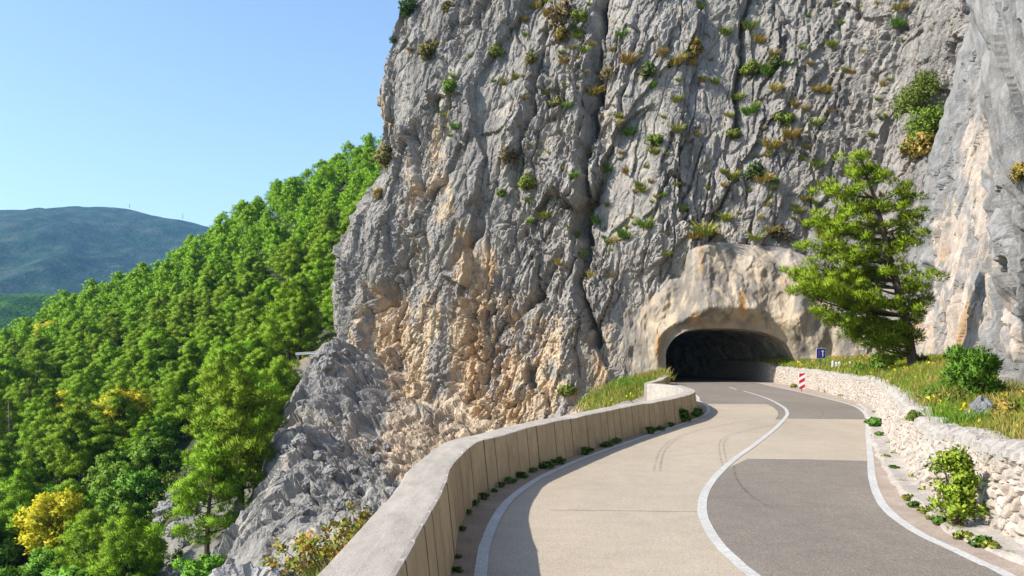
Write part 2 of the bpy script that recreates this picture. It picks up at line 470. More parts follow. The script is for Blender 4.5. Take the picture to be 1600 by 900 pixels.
# tyre marks: translucent rubber on the surface
def rubber(name, s):
    m = bpy.data.materials.new(name); m.use_nodes = True
    t = m.node_tree; b = t.nodes['Principled BSDF']
    b.inputs['Base Color'].default_value = (0.03, 0.028, 0.026, 1); b.inputs['Roughness'].default_value = 0.8
    tc = t.nodes.new('ShaderNodeTexCoord'); nz = t.nodes.new('ShaderNodeTexNoise'); nz.inputs['Scale'].default_value = 6
    mr = t.nodes.new('ShaderNodeMapRange'); mr.inputs[1].default_value = 0.35; mr.inputs[2].default_value = 0.7; mr.inputs[3].default_value = 0.0; mr.inputs[4].default_value = s
    t.links.new(tc.outputs['Object'], nz.inputs['Vector']); t.links.new(nz.outputs[0], mr.inputs[0]); t.links.new(mr.outputs[0], b.inputs['Alpha'])
    return m
M_rub = rubber('tyre_rubber', 0.32)
def zc(pts): return [(950 + x / 3.462, 480 + y / 3.462) for x, y in pts]
marks = [zc([(265, 890), (275, 830), (300, 770), (370, 710), (480, 670), (640, 635), (800, 612)]),
         zc([(640, 870), (620, 800), (615, 740), (650, 700), (740, 670), (860, 645), (980, 622)]),
         zc([(1140, 600), (1165, 575), (1140, 550), (1080, 535), (1000, 525)]),
         [(1146, 728), (1152, 750), (1170, 772), (1205, 795)]]
mk = []
for i, mp in enumerate(marks):
    c0 = catmull([G(x, y) for x, y in mp], 8)
    for d in ((-0.06, 0.06) if i < 2 else (0.0,)):
        mk.append(line_sheet('tyre_mark', offset(c0, d), 0.05, 0.0085 if i < 2 else 0.0088, M_rub))
# hairline joints across the pale lane
M_crack = mat('bitumen_joint', base=(0.05, 0.045, 0.04), rough=0.8)
for a, b in (((860, 797), (1095, 800)), ((1073, 728.5), (1093, 729.5)), ((1115, 716), (1128, 716.5)), ((1245, 664.5), (1262, 665))):
    c = np.array([G(a[0] + (b[0] - a[0]) * t, a[1] + (b[1] - a[1]) * t) for t in np.linspace(0, 1, 30)])
    c[:, 1] += 0.02 * fbm(np.column_stack([c * 4, c[:, :1]]), 3, 3)
    line_sheet('road_joint', c, 0.012, 0.0045, M_crack, 30)

# ------------------------------------------------------------------ parapet
def sweep_parapet(name, curve, h, wid, step, mats, batter=0.09, end_caps=True, groove=True, z0=-0.5):
    Lt = arclen(curve)[-1]
    ks = np.arange(0, Lt, step)
    S = []
    for k in ks:
        S += [(k, 1), (k + 0.014, 1), (k + 0.022, 0)] + ([(k + step / 2, 0)] if step > 0.5 else []) + [(k + step - 0.014, 0)]
    S = [x for x in S if x[0] <= Lt]
    s = np.array([x[0] for x in S]); g = np.array([x[1] for x in S], float)
    kn = at_s(curve, np.append(ks, Lt))
    p = at_s(kn, np.clip(s * arclen(kn)[-1] / Lt, 0, arclen(kn)[-1]))       # straight between the joints
    full = at_s(curve, s); nn = normals2d(full)
    ctr = fbm(np.column_stack([s * 0.6, s * 0, s * 0]), 3, 9) * 0.02
    jit = (hsh((s / step).astype(int), s.astype(int) * 0, s.astype(int) * 0, 4) - 0.5) * 0.012
    gz = g * 0.045 if groove else g * 0
    prof = [(0.0, z0, 0), (0.0, 0.02, 0), (-batter * 0.5, h * 0.5, 0), (-batter + 0.0, h - 0.03, 0), (-batter - 0.012, h - 0.005, 0)]
    outer = [(-batter - 0.05, h + 0.004, 1), (-batter - wid * 0.5, h + 0.012, 1), (-batter - wid + 0.03, h, 1), (-batter - wid, h - 0.03, 1), (-batter - wid - 0.1, z0 - 2.2, 1)]
    rows = []
    for j, (o, z, top) in enumerate(prof + outer):
        off = -o + gz * (0 if top else 1) + (jit if not top else 0)
        q = p + nn * off[:, None]
        zz = np.full(len(s), z) + (ctr if j >= 3 and j <= 8 else 0)
        if j == 4: zz = zz + g * 0.02; q = q - nn * (g * 0.045)[:, None]
        rows.append(np.column_stack([q, zz]))
    V = np.stack(rows, 1); nv = V.shape[1]
    V = V.reshape(-1, 3)
    Fc = grid_faces(len(s), nv)
    fm = np.tile(np.array([0] * 4 + [1] * 5), len(s) - 1).reshape(len(s) - 1, 9)
    if groove: fm[(g[:-1] > 0.5), :4] = 2
    fm = fm.ravel()
    if end_caps:
        pass
    me = mesh_np(name, V, Fc, mats, fm)
    bm_ = None
    import bmesh
    bm_ = bmesh.new(); bm_.from_mesh(me); bm_.verts.ensure_lookup_table()
    for e in (0, len(s) - 1):
        vs = [bm_.verts[e * nv + j] for j in range(nv)]
        try:
            f = bm_.faces.new(vs if e else vs[::-1]); f.material_index = 1
        except ValueError: pass
    bmesh.ops.recalc_face_normals(bm_, faces=bm_.faces)
    bm_.to_mesh(me); bm_.free()
    return link(name, me)

M_joint = mat('dirty_joint', base=(0.21, 0.16, 0.105), rough=0.95, var=[(9, 0.6, 1.5, (1, 1, 1))])
par = sweep_parapet('parapet', par_c, 0.91, 0.57, 0.62, [M_conc_side, M_conc_top, M_joint])
tag(par, 'long curved concrete parapet with vertical panel joints along the outer edge of the road', 'parapet')
w2 = sweep_parapet('parapet', catmull(wall2_in, 6), 0.93, 0.5, 0.8, [M_conc_side, M_conc_top, M_joint], batter=0.03)
tag(w2, 'short low concrete wall ending at the left foot of the tunnel mouth', 'parapet')

# ------------------------------------------------------------------ dry stone wall on the right
WTOP_S = [0, 12, 24, 34, 60, 105, 112, 135, 190]
def wall_height(p):
    return np.interp(p[:, 1], [-10, 5, 10, 13.3, 14.3, 16, 21, 28, 40, 60, 79, 84, 100, 140], [1.25, 1.22, 1.22, 1.22, 1.05, 1.12, 1.3, 1.35, 1.34, 1.45, 1.6, 2.0, 2.2, 2.3])

def stone_wall():
    C = WB
    Lt = arclen(C)[-1]
    s = [0.0]
    while s[-1] < Lt:
        p = at_s(C, np.array([s[-1]]))[0]
        s.append(s[-1] + float(np.clip(max(p[1], 7) / 1150 * 2.0, 0.02, 0.12)) * (1 if p[1] > 5 else 3))
    s = np.array(s); p = at_s(C, s); n = -normals2d(p)       # away from the road
    # smooth normals
    for _ in range(3):
        n[1:-1] = (n[:-2] + n[1:-1] + n[2:]) / 3
    n /= np.linalg.norm(n, axis=1)[:, None]
    H = wall_height(p)
    nz = 64
    t = np.concatenate([np.linspace(0, 1, nz - 14), np.linspace(1, 1, 14)])
    back = np.concatenate([np.zeros(nz - 14), np.linspace(0.02, 0.5, 14)])
    V = np.zeros((len(s), nz, 3)); 
    z = t[None] * H[:, None] - 0.05
    off = np.broadcast_to(0.16 * t[None] + back[None], z.shape)
    V[..., 0] = p[:, 0, None] + n[:, 0, None] * off; V[..., 1] = p[:, 1, None] + n[:, 1, None] * off; V[..., 2] = z
    q = np.stack([np.broadcast_to(s[:, None], off.shape), np.broadcast_to(back[None], off.shape), z], -1).reshape(-1, 3)
    wq = q + 0.10 * np.stack([fbm(q * 2.5, 2, 1), fbm(q * 2.5, 2, 2), fbm(q * 2.5, 2, 3)], -1)
    # copings: a row of bigger flat stones on top
    cell = np.array([5.4, 5.4, 6.8])
    f1, fd, tilt, rid = voro(wq * cell, 31)
    cop = (q[:, 2] > np.repeat(H, nz) - 0.17)
    wc = wq * np.array([4.6, 1.6, 2.6]); wc[:, 2] = 0.5; wc[:, 1] = 0.5
    g1, gd, gt, gr = voro(wc, 77)
    fd = np.where(cop, gd, fd); tilt = np.where(cop, gt, tilt); rid = np.where(cop, gr, rid)
    d = sm(0.0, 0.2, fd) * 0.09 + tilt * 0.016 + fbm(q * 9, 3, 8) * 0.012 + fbm(q * 0.7, 2, 12) * 0.06
    d = d + (rid - 0.5) * 0.022
    inside = np.repeat(p[:, 1] > 80, nz)
    V = V.reshape(-1, 3)
    dirn = np.repeat(n, nz, 0)
    upw = np.tile(back > 0.03, len(s))
    V[:, 0] -= dirn[:, 0] * d * np.where(upw, 0, 1); V[:, 1] -= dirn[:, 1] * d * np.where(upw, 0, 1)
    V[:, 2] += np.where(upw, d * 0.9, 0) + np.where(cop, (gr - 0.5) * 0.07, 0)
    base = np.array([0.47, 0.41, 0.345]); pink = np.array([0.45, 0.35, 0.27]); grey = np.array([0.36, 0.335, 0.305])
    k = rid[:, None]
    c = base * (0.8 + 0.35 * k)
    pk = (sm(0.5, 0.8, (rid * 7.3) % 1.0))[:, None]
    c = c * (1 - 0.5 * pk) + pink * 0.5 * pk
    gy = (np.where(cop, 0.75, 0) + np.where(~cop, sm(0.86, 0.95, (rid * 3.7) % 1.0) * 0.6, 0))[:, None]
    c = c * (1 - gy) + grey * gy
    far = inside[:, None]
    c = np.where(far, c * 1.15, c)  # stones inside the tunnel coloured lighter, to brighten the shaded stretch
    o = link('stone_wall', mesh_np('stone_wall', V, grid_faces(len(s), nz), [M_stone], cols=c))
    return tag(o, 'pale dry stone retaining wall along the right side of the road into the tunnel', 'stone wall')
stone_wall()

# low broken kerb ledge at the foot of the wall
def ledge():
    c = WB[(WB[:, 1] < 42) & (WB[:, 1] > -9)]
    s = np.arange(0, arclen(c)[-1], 0.12); p = at_s(c, s); n = normals2d(p)
    prof = [(0.50, 0.0), (0.48, 0.05), (0.42, 0.075), (0.2, 0.07), (-0.05, 0.10)]
    rows = []
    for o_, z in prof:
        ww = 1 + 0.12 * fbm(np.column_stack([s * 1.5, s * 0 + o_, s * 0]), 3, 4)
        zz = z * (1 + 0.35 * fbm(np.column_stack([s * 2.2, s * 0 + z * 9, s * 0]), 3, 6))
        rows.append(np.column_stack([p + n * (o_ * ww)[:, None], zz if z > 0 else zz * 0 - 0.03]))
    V = np.stack(rows, 1).reshape(-1, 3)
    o = link('kerb', mesh_np('kerb', V, grid_faces(len(s), len(prof)), [M_kerb]))
    tag(o, 'low crumbling concrete kerb at the foot of the dry stone wall', 'kerb')
ledge()

# ------------------------------------------------------------------ cliffs
def interp_stations(tab, key, q):
    return np.array([np.interp(q, key, row) for row in tab])

def rock_disp(p, big=1.0, mid=1.0, fine=1.0, tiltx=0.22, zs=0.42, seed=0, sc_=1.0):
    q = p.copy().astype(np.float32)
    q[:, 0] = q[:, 0] - q[:, 2] * tiltx
    q = q * np.array([1, 1, zs], np.float32) / sc_
    wv = np.stack([fbm(q * 0.35, 3, seed + 1), fbm(q * 0.35, 3, seed + 2), fbm(q * 0.35, 3, seed + 3)], -1)
    q2 = q + wv * 0.45
    rag = 0.30 + 1.0 * sm(-0.35, 0.55, fbm(q * 0.16, 3, seed + 91)); fine = fine * rag; midr = mid * (0.55 + 0.45 * rag)
    d = fbm(q * 0.07, 3, seed + 5) * 2.2 * big
    f, e, t, r = voro(q2 / 6.0, seed + 11)
    d += (t * 1.0 + (r - 0.5) * 0.9) * big * 0.9
    f, e, t, r = voro(q2 / 2.4, seed + 21)
    d += (t * 0.50 + (r - 0.5) * 0.36) * midr - (1 - sm(0, 0.06, e)) * 0.12 * midr
    r2 = r
    f, e, t, r = voro(q2 / 0.8 + wv * 0.5, seed + 31)
    d += ((t * 0.27 + (r - 0.5) * 0.20) - (1 - sm(0, 0.09, e)) * 0.05) * fine
    d += ridged(q * np.array([1.0, 1.0, 0.45]) * 0.45, 4, seed + 41) * 0.20 * mid
    d += fbm(q * np.array([1.5, 1.5, 2.2]), 4, seed + 45, 0.65) * 0.13 * fine
    d += fbm(q * 5.0, 2, seed + 51) * 0.07 * fine
    qc = q2 * np.array([1, 1, 0.55], np.float32) + 0.35 * wv
    f, e, t, r = voro(qc / 2.9, seed + 61)
    d -= np.exp(-(e / 0.045) ** 2) * 0.55 * mid * (0.3 + rag)
    f, e, t, r = voro(qc / 1.1, seed + 71)
    d -= np.exp(-(e / 0.07) ** 2) * 0.16 * fine
    return d * sc_, r2

def seg_dist(px, py, line):
    best = np.full(px.shape, 1e9); side = np.zeros(px.shape)
    for (x0, y0), (x1, y1) in zip(line[:-1], line[1:]):
        dx, dy = x1 - x0, y1 - y0
        t = np.clip(((px - x0) * dx + (py - y0) * dy) / (dx * dx + dy * dy), 0, 1)
        ex, ey = px - x0 - t * dx, py - y0 - t * dy
        d = np.hypot(ex, ey)
        sd = np.sign(dx * ey - dy * ex)
        side = np.where(d < best, sd, side); best = np.minimum(best, d)
    return best, side

def blobs(px, py, L):
    r = np.zeros(px.shape)
    for (x, y, rx, ry, wgt) in L:
        r = np.maximum(r, wgt * np.exp(-(((px - x) / rx) ** 2 + ((py - y) / ry) ** 2)))
    return r

ARCH = [(0.0, -0.4), (-0.05, 1.0), (-0.1, 2.2), (0.05, 3.4), (1.1, 4.7), (3.0, 5.25), (5.5, 5.3), (8.0, 5.15), (9.8, 4.75), (11.2, 3.9), (12.0, 2.6), (12.5, 1.5), (12.8, -0.4)]
PA, PB = np.array([15.3, 79.0]), np.array([27.8, 77.4])
PD = (PB - PA) / np.linalg.norm(PB - PA); PN = np.array([PD[1], -PD[0]])     # PN points to the viewer

main_plan = np.array([(-2, 160), (-10, 135), (-17, 118), (-20.5, 106), (-20, 100), (-14, 94.5), (-4, 88), (5, 83.5), (13, 80.5), (18, 79.3), (28, 78.4), (33.5, 74), (38, 64), (42, 52)])
main_keyz = np.array([-26, -14, -6, 0, 6, 12, 20, 27, 38, 47, 56, 64])
main_off = np.array([
    [10, 6, 3, 1, 0, -1, -3, -5, -8, -11, -16, -24],
    [10, 6, 3, 1, 0, -1, -3, -5, -8, -11, -16, -24],
    [14, 9, 5, 3, 2, 1, -1.5, -4, -7, -9, -14, -22],
    [14, 9, 5, 3.2, 2.6, 2.2, -1.2, -4.4, -5.8, -7.4, -12, -20],
    [14, 9, 5, 3.2, 2.6, 2.2, -1.0, -4.2, -5.8, -7.2, -12, -20],
    [10, 6, 3, 1, 0.3, -0.3, -1.5, -3, -4.2, -5.5, -9, -16],
    [8, 5, 2.5, 1, 0.3, -0.2, -1.0, -2, -3.2, -4.5, -8, -14],
    [6, 4, 2, 1, 0.3, -0.3, -1.0, -2, -3.5, -5, -9, -15],
    [4, 3, 1.5, 0.6, 0.2, -0.2, -1.2, -2.6, -4.5, -7, -11, -17],
    [2, 1, 0.5, 0.2, 0.0, -0.2, -1.6, -3.0, -5.5, -8, -12, -18],
    [2, 1, 0.5, 0.2, 0.0, -0.2, -1.6, -3.0, -5.5, -8, -12, -18],
    [2, 1, 0.5, 0.2, 0.0, -0.4, -2.0, -4, -6.5, -9, -13, -18],
    [2, 1, 0.5, 0.2, 0.0, -0.4, -2.0, -4, -6.5, -9, -13, -18],
    [2, 1, 0.5, 0.2, 0.0, -0.4, -2.0, -4, -6.5, -9, -13, -18]], float)

near_plan = np.array([(44, 78), (38, 71), (32.6, 65), (30.2, 58), (27.6, 50), (24.6, 42), (21.4, 35.5), (17.6, 29), (15.0, 24), (13.4, 20.5), (13.6, 15), (14.0, 8), (14.5, -2), (15, -16)])
near_keyz = np.array([-3, 0, 2, 5, 9, 14, 20, 28, 36, 44])
near_off = np.array([[1, 0.5, 0, -0.2, -0.5, -1, -2, -4, -8, -14]] * 3 +
                    [[1, 0.6, 0.2, -0.3, -1.0, -2.0, -3.4, -5.5, -10, -16]] * 3 +
                    [[1, 0.5, 0.1, -0.2, -0.2, -0.4, -0.4, -1, -4, -9]] * 2 +
                    [[0.6, 0.3, 0, 0.2, 0.6, 1.0, 1.2, 0.8, -2, -6]] * 6, float)

def build_cliff(name, plan, keyz, offs, du, z0, z1, dz, seed, m, colour, extra=None, cut=None, dargs={}):
    cur = catmull(plan, 10); L = arclen(cur)
    st = arclen(plan.astype(float))
    kidx = np.linspace(0, 1, len(plan))
    # station parameter along the smooth curve
    par_s = L[np.arange(len(plan)) * 10]
    s = [0.0]
    while s[-1] < L[-1]:
        p = at_s(cur, np.array([s[-1]]))[0]
        s.append(s[-1] + du(p))
    s = np.array(s); p = at_s(cur, s); n = -normals2d(p)
    for _ in range(40):
        n[1:-1] = (n[:-2] + n[1:-1] * 2 + n[2:]) / 4
    n /= np.linalg.norm(n, axis=1)[:, None]
    # outward = right-hand side when walking from far-left to near-right is towards the road
    z = np.arange(z0, z1, dz)
    T = np.array([np.interp(z, keyz, row) for row in offs])           # stations x z
    O = np.array([np.interp(s, par_s, T[:, j]) for j in range(len(z))]).T
    V = np.zeros((len(s), len(z), 3))
    V[..., 0] = p[:, 0, None] + n[:, 0, None] * O
    V[..., 1] = p[:, 1, None] + n[:, 1, None] * O
    V[..., 2] = z[None]
    V = V.reshape(-1, 3); N3 = np.repeat(n, len(z), 0)
    d, rid = rock_disp(V, seed=seed, **dargs)
    px, py = to_px(np.where(V[:, 1:2] > 3, V, np.array([[0, 3, 0]])))
    ok = V[:, 1] > 3
    px = np.where(ok, px, -999); py = np.where(ok, py, -999)
    if extra is not None:
        d = extra(V, px, py, d)
    up = 0.25
    V2 = V.copy()
    V2[:, 0] += N3[:, 0] * d; V2[:, 1] += N3[:, 1] * d; V2[:, 2] += d * up * 0.4
    # small sideways wander for ragged blocks
    V2[:, 0] += 0.12 * fbm(V * 0.9, 2, seed + 77); V2[:, 2] += 0.15 * fbm(V * 0.9, 2, seed + 78)
    Fc = grid_faces(len(s), len(z))
    if cut is not None:
        cen = V2[Fc].mean(1); Fc = Fc[~cut(cen)]
    c = colour(V2, px, py, rid, d)
    me = mesh_np(name, V2, Fc, [m], cols=c)
    return link(name, me), V2, Fc

GREY = np.array([0.325, 0.298, 0.268]); GREY2 = np.array([0.20, 0.19, 0.183]); CREAM = np.array([0.56, 0.43, 0.29]); ORANGE = np.array([0.46, 0.26, 0.10]); PALE = np.array([0.47, 0.42, 0.36])

def lerp(a, b, t):
    return a * (1 - t[:, None]) + b * t[:, None]

def main_colour(V, px, py, rid, d):
    n1 = fbm(V * np.array([0.12, 0.12, 0.06]), 4, 301); n2 = fbm(V * np.array([0.5, 0.5, 0.12]), 4, 303); n3 = fbm(V * 1.1, 4, 305)
    c = np.tile(GREY, (len(V), 1)) * (1 + 0.18 * n1 + 0.10 * n3)[:, None]
    c = lerp(c, np.tile(GREY2, (len(V), 1)), sm(0.15, 0.8, n2) * 0.55)
    c = lerp(c, np.tile(PALE, (len(V), 1)), sm(0.2, 0.9, -n2 + 0.4 * n3) * 0.5)
    cm = blobs(px, py, [(620, 560, 75, 130, .95), (720, 560, 90, 150, 1.0), (800, 560, 70, 100, 1.1), (735, 420, 45, 60, 0.9), (690, 260, 22, 110, 0.8), (600, 460, 50, 50, 0.8),
                         (870, 540, 70, 60, 0.9), (650, 310, 25, 80, 0.55), (940, 570, 40, 70, 0.7), (560, 560, 30, 80, 0.7), (760, 640, 120, 60, 1.0), (670, 430, 40, 90, 0.7), (840, 610, 80, 50, 0.9), (615, 200, 8, 60, 0.7)])
    cr = sm(0.42, 0.75, cm * 1.1 + 0.26 * n2 + 0.18 * n3 + 0.1 * (rid - 0.5))
    c = lerp(c, CREAM * (1 + 0.12 * n3)[:, None], cr * 0.92)
    og = sm(0.55, 1.0, cm * 0.75 + 0.3 * n2 + 0.45 * fbm(V * np.array([0.6, 0.6, 0.25]), 3, 311)) * 0.75
    ob = blobs(px, py, [(600, 470, 22, 22, 1.0), (790, 520, 16, 30, 0.9), (720, 380, 22, 28, 0.8), (640, 350, 12, 40, 0.5), (1010, 470, 20, 20, 0.4)])
    og = np.maximum(og, sm(0.35, 0.8, ob + 0.2 * n3))
    c = lerp(c, np.tile(ORANGE, (len(V), 1)), og * 0.5)
    c = lerp(c, np.tile(np.array([0.31, 0.285, 0.26]), (len(V), 1)), sm(0.0, 0.45, fbm(V * np.array([0.35, 0.35, 0.12]), 3, 331)) * 0.85)
    # faint ochre lichen over the grey
    c = lerp(c, np.tile(np.array([0.42, 0.33, 0.2]), (len(V), 1)), sm(0.5, 1.1, n3 + 0.3 * n1) * 0.35)
    return np.clip(c, 0.03, 0.85)

def main_extra(V, px, py, d):
    # long fissures
    wob = 6 * fbm(V * 0.35, 3, 401)
    for line, wpx, dep, step in (
            ([(945, -40), (935, 60), (930, 150), (918, 230), (908, 330), (905, 440), (935, 540)], 7, 2.6, 1.3),
            ([(1165, -30), (1162, 60), (1153, 130), (1147, 195)], 4.5, 1.8, 0.8),
            ([(652, 215), (660, 270), (664, 325)], 3.5, 1.3, 0.5),
            ([(700, 420), (718, 385), (742, 345)], 7, 1.8, 1.4),
            ([(842, 40), (828, 120), (812, 200), (790, 280)], 5, 1.2, 0.7),
            ([(760, 480), (752, 520), (757, 590)], 4, 1.2, 0.6),
            ([(868, 400), (840, 460), (800, 500)], 5, 1.2, 0.5),
            ([(780, 500), (760, 540), (755, 600)], 3, 1.2, 0.4),
            ([(1000, 30), (990, 110), (968, 200)], 4, 0.8, 0.4)):
        b, sd = seg_dist(px + wob, py, line)
        d = d - dep * np.exp(-(b / wpx) ** 2) + step * np.exp(-(b / (wpx * 6)) ** 2) * np.where(sd > 0, 0.5, -0.5)
    # niche
    d = d - 2.2 * blobs(px, py, [(603, 465, 20, 22, 1.0)])
    kl = np.clip(blobs(px, py, [(620, 560, 100, 140, 1.0), (740, 580, 130, 130, 1.0), (880, 560, 90, 80, 1.0), (590, 440, 50, 60, .8)]), 0, 1)
    qq = V * np.array([1, 1, 0.6]) + 0.5 * fbm(V * 0.5, 3, 431)[:, None]
    f, e, t, r = voro(qq / 1.9, 441); d = d + kl * (0.25 + sm(-0.3, 0.5, fbm(V * 0.12, 2, 461))) * (t * 0.42 + (r - 0.5) * 0.42 - (1 - sm(0, 0.08, e)) * 0.22)
    f, e, t, r = voro(qq / 0.7, 451); d = d + (0.3 + 0.6 * kl) * (t * 0.18 + (r - 0.5) * 0.15 - (1 - sm(0, 0.10, e)) * 0.07)
    # calmer, smoother rock on the right half; ragged blocks low on the left
    k = sm(900, 1000, px) * sm(620, 300, py)
    d = d * (1 - 0.35 * k)
    # keep clear of the portal
    s = (V[:, 0] - PA[0]) * PD[0] + (V[:, 1] - PA[1]) * PD[1]
    near_portal = sm(-9, -2, s) * sm(24, 14, s) * sm(15, 9, V[:, 2])
    d = d * (1 - near_portal * 0.55) - near_portal * 0.6
    return d

def main_cut(c):
    s = (c[:, 0] - PA[0]) * PD[0] + (c[:, 1] - PA[1]) * PD[1]
    ar = np.array(ARCH)[2:-2]
    top = np.interp(s, ar[:, 0], ar[:, 1])
    return (s > -0.6) & (s < 13.2) & (c[:, 2] < top + 0.7) & (c[:, 1] < 92) & (c[:, 0] > 13) & (c[:, 0] < 30.5)

cliff, cV, cF = build_cliff('cliff', main_plan, main_keyz, main_off,
                            lambda p: 0.13 if p[1] < 108 and p[0] < 36 else 0.8, -22, 62, 0.14, 100, M_rock, main_colour, main_extra, main_cut)
tag(cliff, kind='structure')

def near_colour(V, px, py, rid, d):
    n1 = fbm(V * np.array([0.3, 0.3, 0.1]), 4, 501); n2 = fbm(V * np.array([1.4, 1.4, 0.22]), 4, 503); n3 = fbm(V * 2.0, 4, 505)
    c = np.tile(np.array([0.245, 0.235, 0.225]), (len(V), 1)) * (1 + 0.15 * n1 + 0.08 * n3)[:, None]
    c = lerp(c, np.tile(np.array([0.23, 0.24, 0.25]), (len(V), 1)), sm(0.1, 0.7, n2) * 0.6)
    cm = blobs(px, py, [(1500, 380, 35, 90, 0.9), (1530, 300, 22, 150, 0.9), (1510, 520, 45, 90, 1.0), (1460, 520, 30, 60, 0.8), (1555, 430, 12, 100, 0.9), (1590, 500, 25, 150, 0.6), (1550, 230, 10, 60, 0.8)])
    cr = sm(0.4, 0.75, cm + 0.25 * n2 + 0.2 * n3)
    c = lerp(c, np.array([0.46, 0.38, 0.31]) * (1 + 0.1 * n3)[:, None], cr * 0.8)
    c = lerp(c, np.tile(ORANGE, (len(V), 1)), sm(0.75, 1.2, cm * 0.7 + 0.6 * n1 + 0.3 * n3) * 0.6)
    return np.clip(c, 0.03, 0.85)

near, nV, nF = build_cliff('cliff', near_plan, near_keyz, near_off,
                           lambda p: float(np.clip(p[1] / 800, 0.035, 0.1)) if 10 < p[1] < 66 else (0.055 if -1 < p[1] <= 10 else 0.3), -2.5, 42, 0.075, 200, M_near, near_colour,
                           dargs=dict(big=0.3, mid=0.7, fine=0.9, zs=0.3, tiltx=0.1, sc_=0.9))
tag(near, kind='structure')

# ------------------------------------------------------------------ tunnel portal (sprayed concrete collar) and bore
def portal():
    arch = catmull(ARCH, 20)
    n = len(arch)
    outer_px = [(1012, 602), (975, 590), (962, 560), (962, 520), (972, 480), (1008, 440), (1045, 408), (1078, 384), (1110, 378), (1160, 380), (1215, 384), (1262, 400), (1310, 432), (1350, 480), (1372, 530), (1380, 575)]
    pl = catmull(main_plan, 10)
    def hit(px):
        dx = (px - 800) / F
        v = pl[:, 0] - dx * pl[:, 1]
        i = [j for j in range(len(v) - 1) if v[j] < 0 <= v[j + 1] and pl[j, 1] < 110]
        j = i[-1]; t = -v[j] / (v[j + 1] - v[j])
        return pl[j] * (1 - t) + pl[j + 1] * t
    out = []
    for x, y in outer_px:
        h = hit(x); out.append((h[0], h[1], CAMZ - (y - HOR) / F * h[1]))
    out = catmull(out, 16)
    A = at_s(arch, np.linspace(0, arclen(arch)[-1], 420)); B = at_s(out, np.linspace(0, arclen(out)[-1], 420))
    lip = np.column_stack([PA[0] + PD[0] * A[:, 0], PA[1] + PD[1] * A[:, 0], A[:, 1]])
    ctr = np.array([PA[0] + PD[0] * 6.4, PA[1] + PD[1] * 6.4, 1.5])
    rows = []
    ts = np.concatenate([np.linspace(-0.35, 0, 16)[:-1], np.linspace(0, 1, 110)])
    for t in ts:
        if t < 0:
            k = -t / 0.35
            q = lip + (lip - ctr) * np.array([1, 1, 1]) * (-0.0) ; q = q.copy()
            q[:, 0] -= PN[0] * 3.2 * k; q[:, 1] -= PN[1] * 3.2 * k
        else:
            e = t ** 0.9
            q = lip * (1 - e) + B * e
            bul = 2.0 * float(sm(0, 0.2, np.array([t]))[0]) * (1 - t) ** 0.9 * (0.5 + 0.5 * sm(1.0, 5.5, q[:, 2]))
            q = q.copy(); q[:, 0] += PN[0] * (bul - 0.75 * t); q[:, 1] += PN[1] * (bul - 0.75 * t)
        rows.append(q)
    V = np.stack(rows, 1); nv = V.shape[1]
    V = V.reshape(-1, 3)
    tt = np.tile(ts, 420)
    amp = sm(-0.1, 0.15, tt) * (1 - sm(0.9, 1.0, tt) * 0.7)
    q = V * np.array([1, 1, 0.55])
    f = fbm(q * 0.20, 3, 601) * 1.0 + ridged(q * 0.22, 3, 603) * 0.30 + fbm(q * 1.3, 4, 605) * 0.15 + voro(q / 1.5, 606)[2] * 0.06
    fold = fbm(V * np.array([0.45, 0.2, 0.07]), 2, 609) * 0.30
    f = (f + fold) * amp
    f += fbm(q * 1.2, 3, 604) * 0.10
    V[:, 0] += PN[0] * f; V[:, 1] += PN[1] * f; V[:, 2] += f * 0.15
    px, py = to_px(V)
    n1 = fbm(V * np.array([0.8, 0.8, 0.13]), 4, 611); n2 = fbm(V * np.array([2.0, 2.0, 0.25]), 4, 613); n3 = fbm(V * 0.35, 3, 615)
    c = np.tile(np.array([0.33, 0.275, 0.21]), (len(V), 1)) * (1 + 0.25 * n2)[:, None]
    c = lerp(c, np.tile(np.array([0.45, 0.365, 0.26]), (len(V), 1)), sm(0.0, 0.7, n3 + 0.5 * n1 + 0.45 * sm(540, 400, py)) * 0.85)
    c = lerp(c, np.tile(np.array([0.17, 0.155, 0.14]), (len(V), 1)), sm(0.05, 0.65, -n1 + 0.3 * n3) * 0.8)
    c = lerp(c, np.tile(np.array([0.50, 0.27, 0.10]), (len(V), 1)), np.maximum(sm(0.6, 1.0, n2 + 0.3 * n1) * 0.4, sm(0.3, 0.8, blobs(px, py, [(1160, 475, 7, 26, 1), (1095, 400, 5, 40, .8), (1028, 540, 8, 40, .7), (1085, 500, 16, 14, .7)]) + .1 * n2) * 0.85))
    rim = sm(0.12, 0.0, np.abs(tt - 0.0)) * 0.6
    c = lerp(c, np.tile(np.array([0.36, 0.29, 0.21]), (len(V), 1)), rim)
    c = lerp(c, GREY * (1 + 0.2 * n1)[:, None], sm(0.7, 1.0, tt + 0.25 * n2) * 0.6)
    o = link('tunnel_portal', mesh_np('tunnel_portal', V, grid_faces(420, nv), [M_shot], cols=np.clip(c, 0.03, .85), smooth=True))
    tag(o, 'sprayed concrete collar with rusty streaks bulging round the tunnel mouth', 'tunnel portal')
portal()

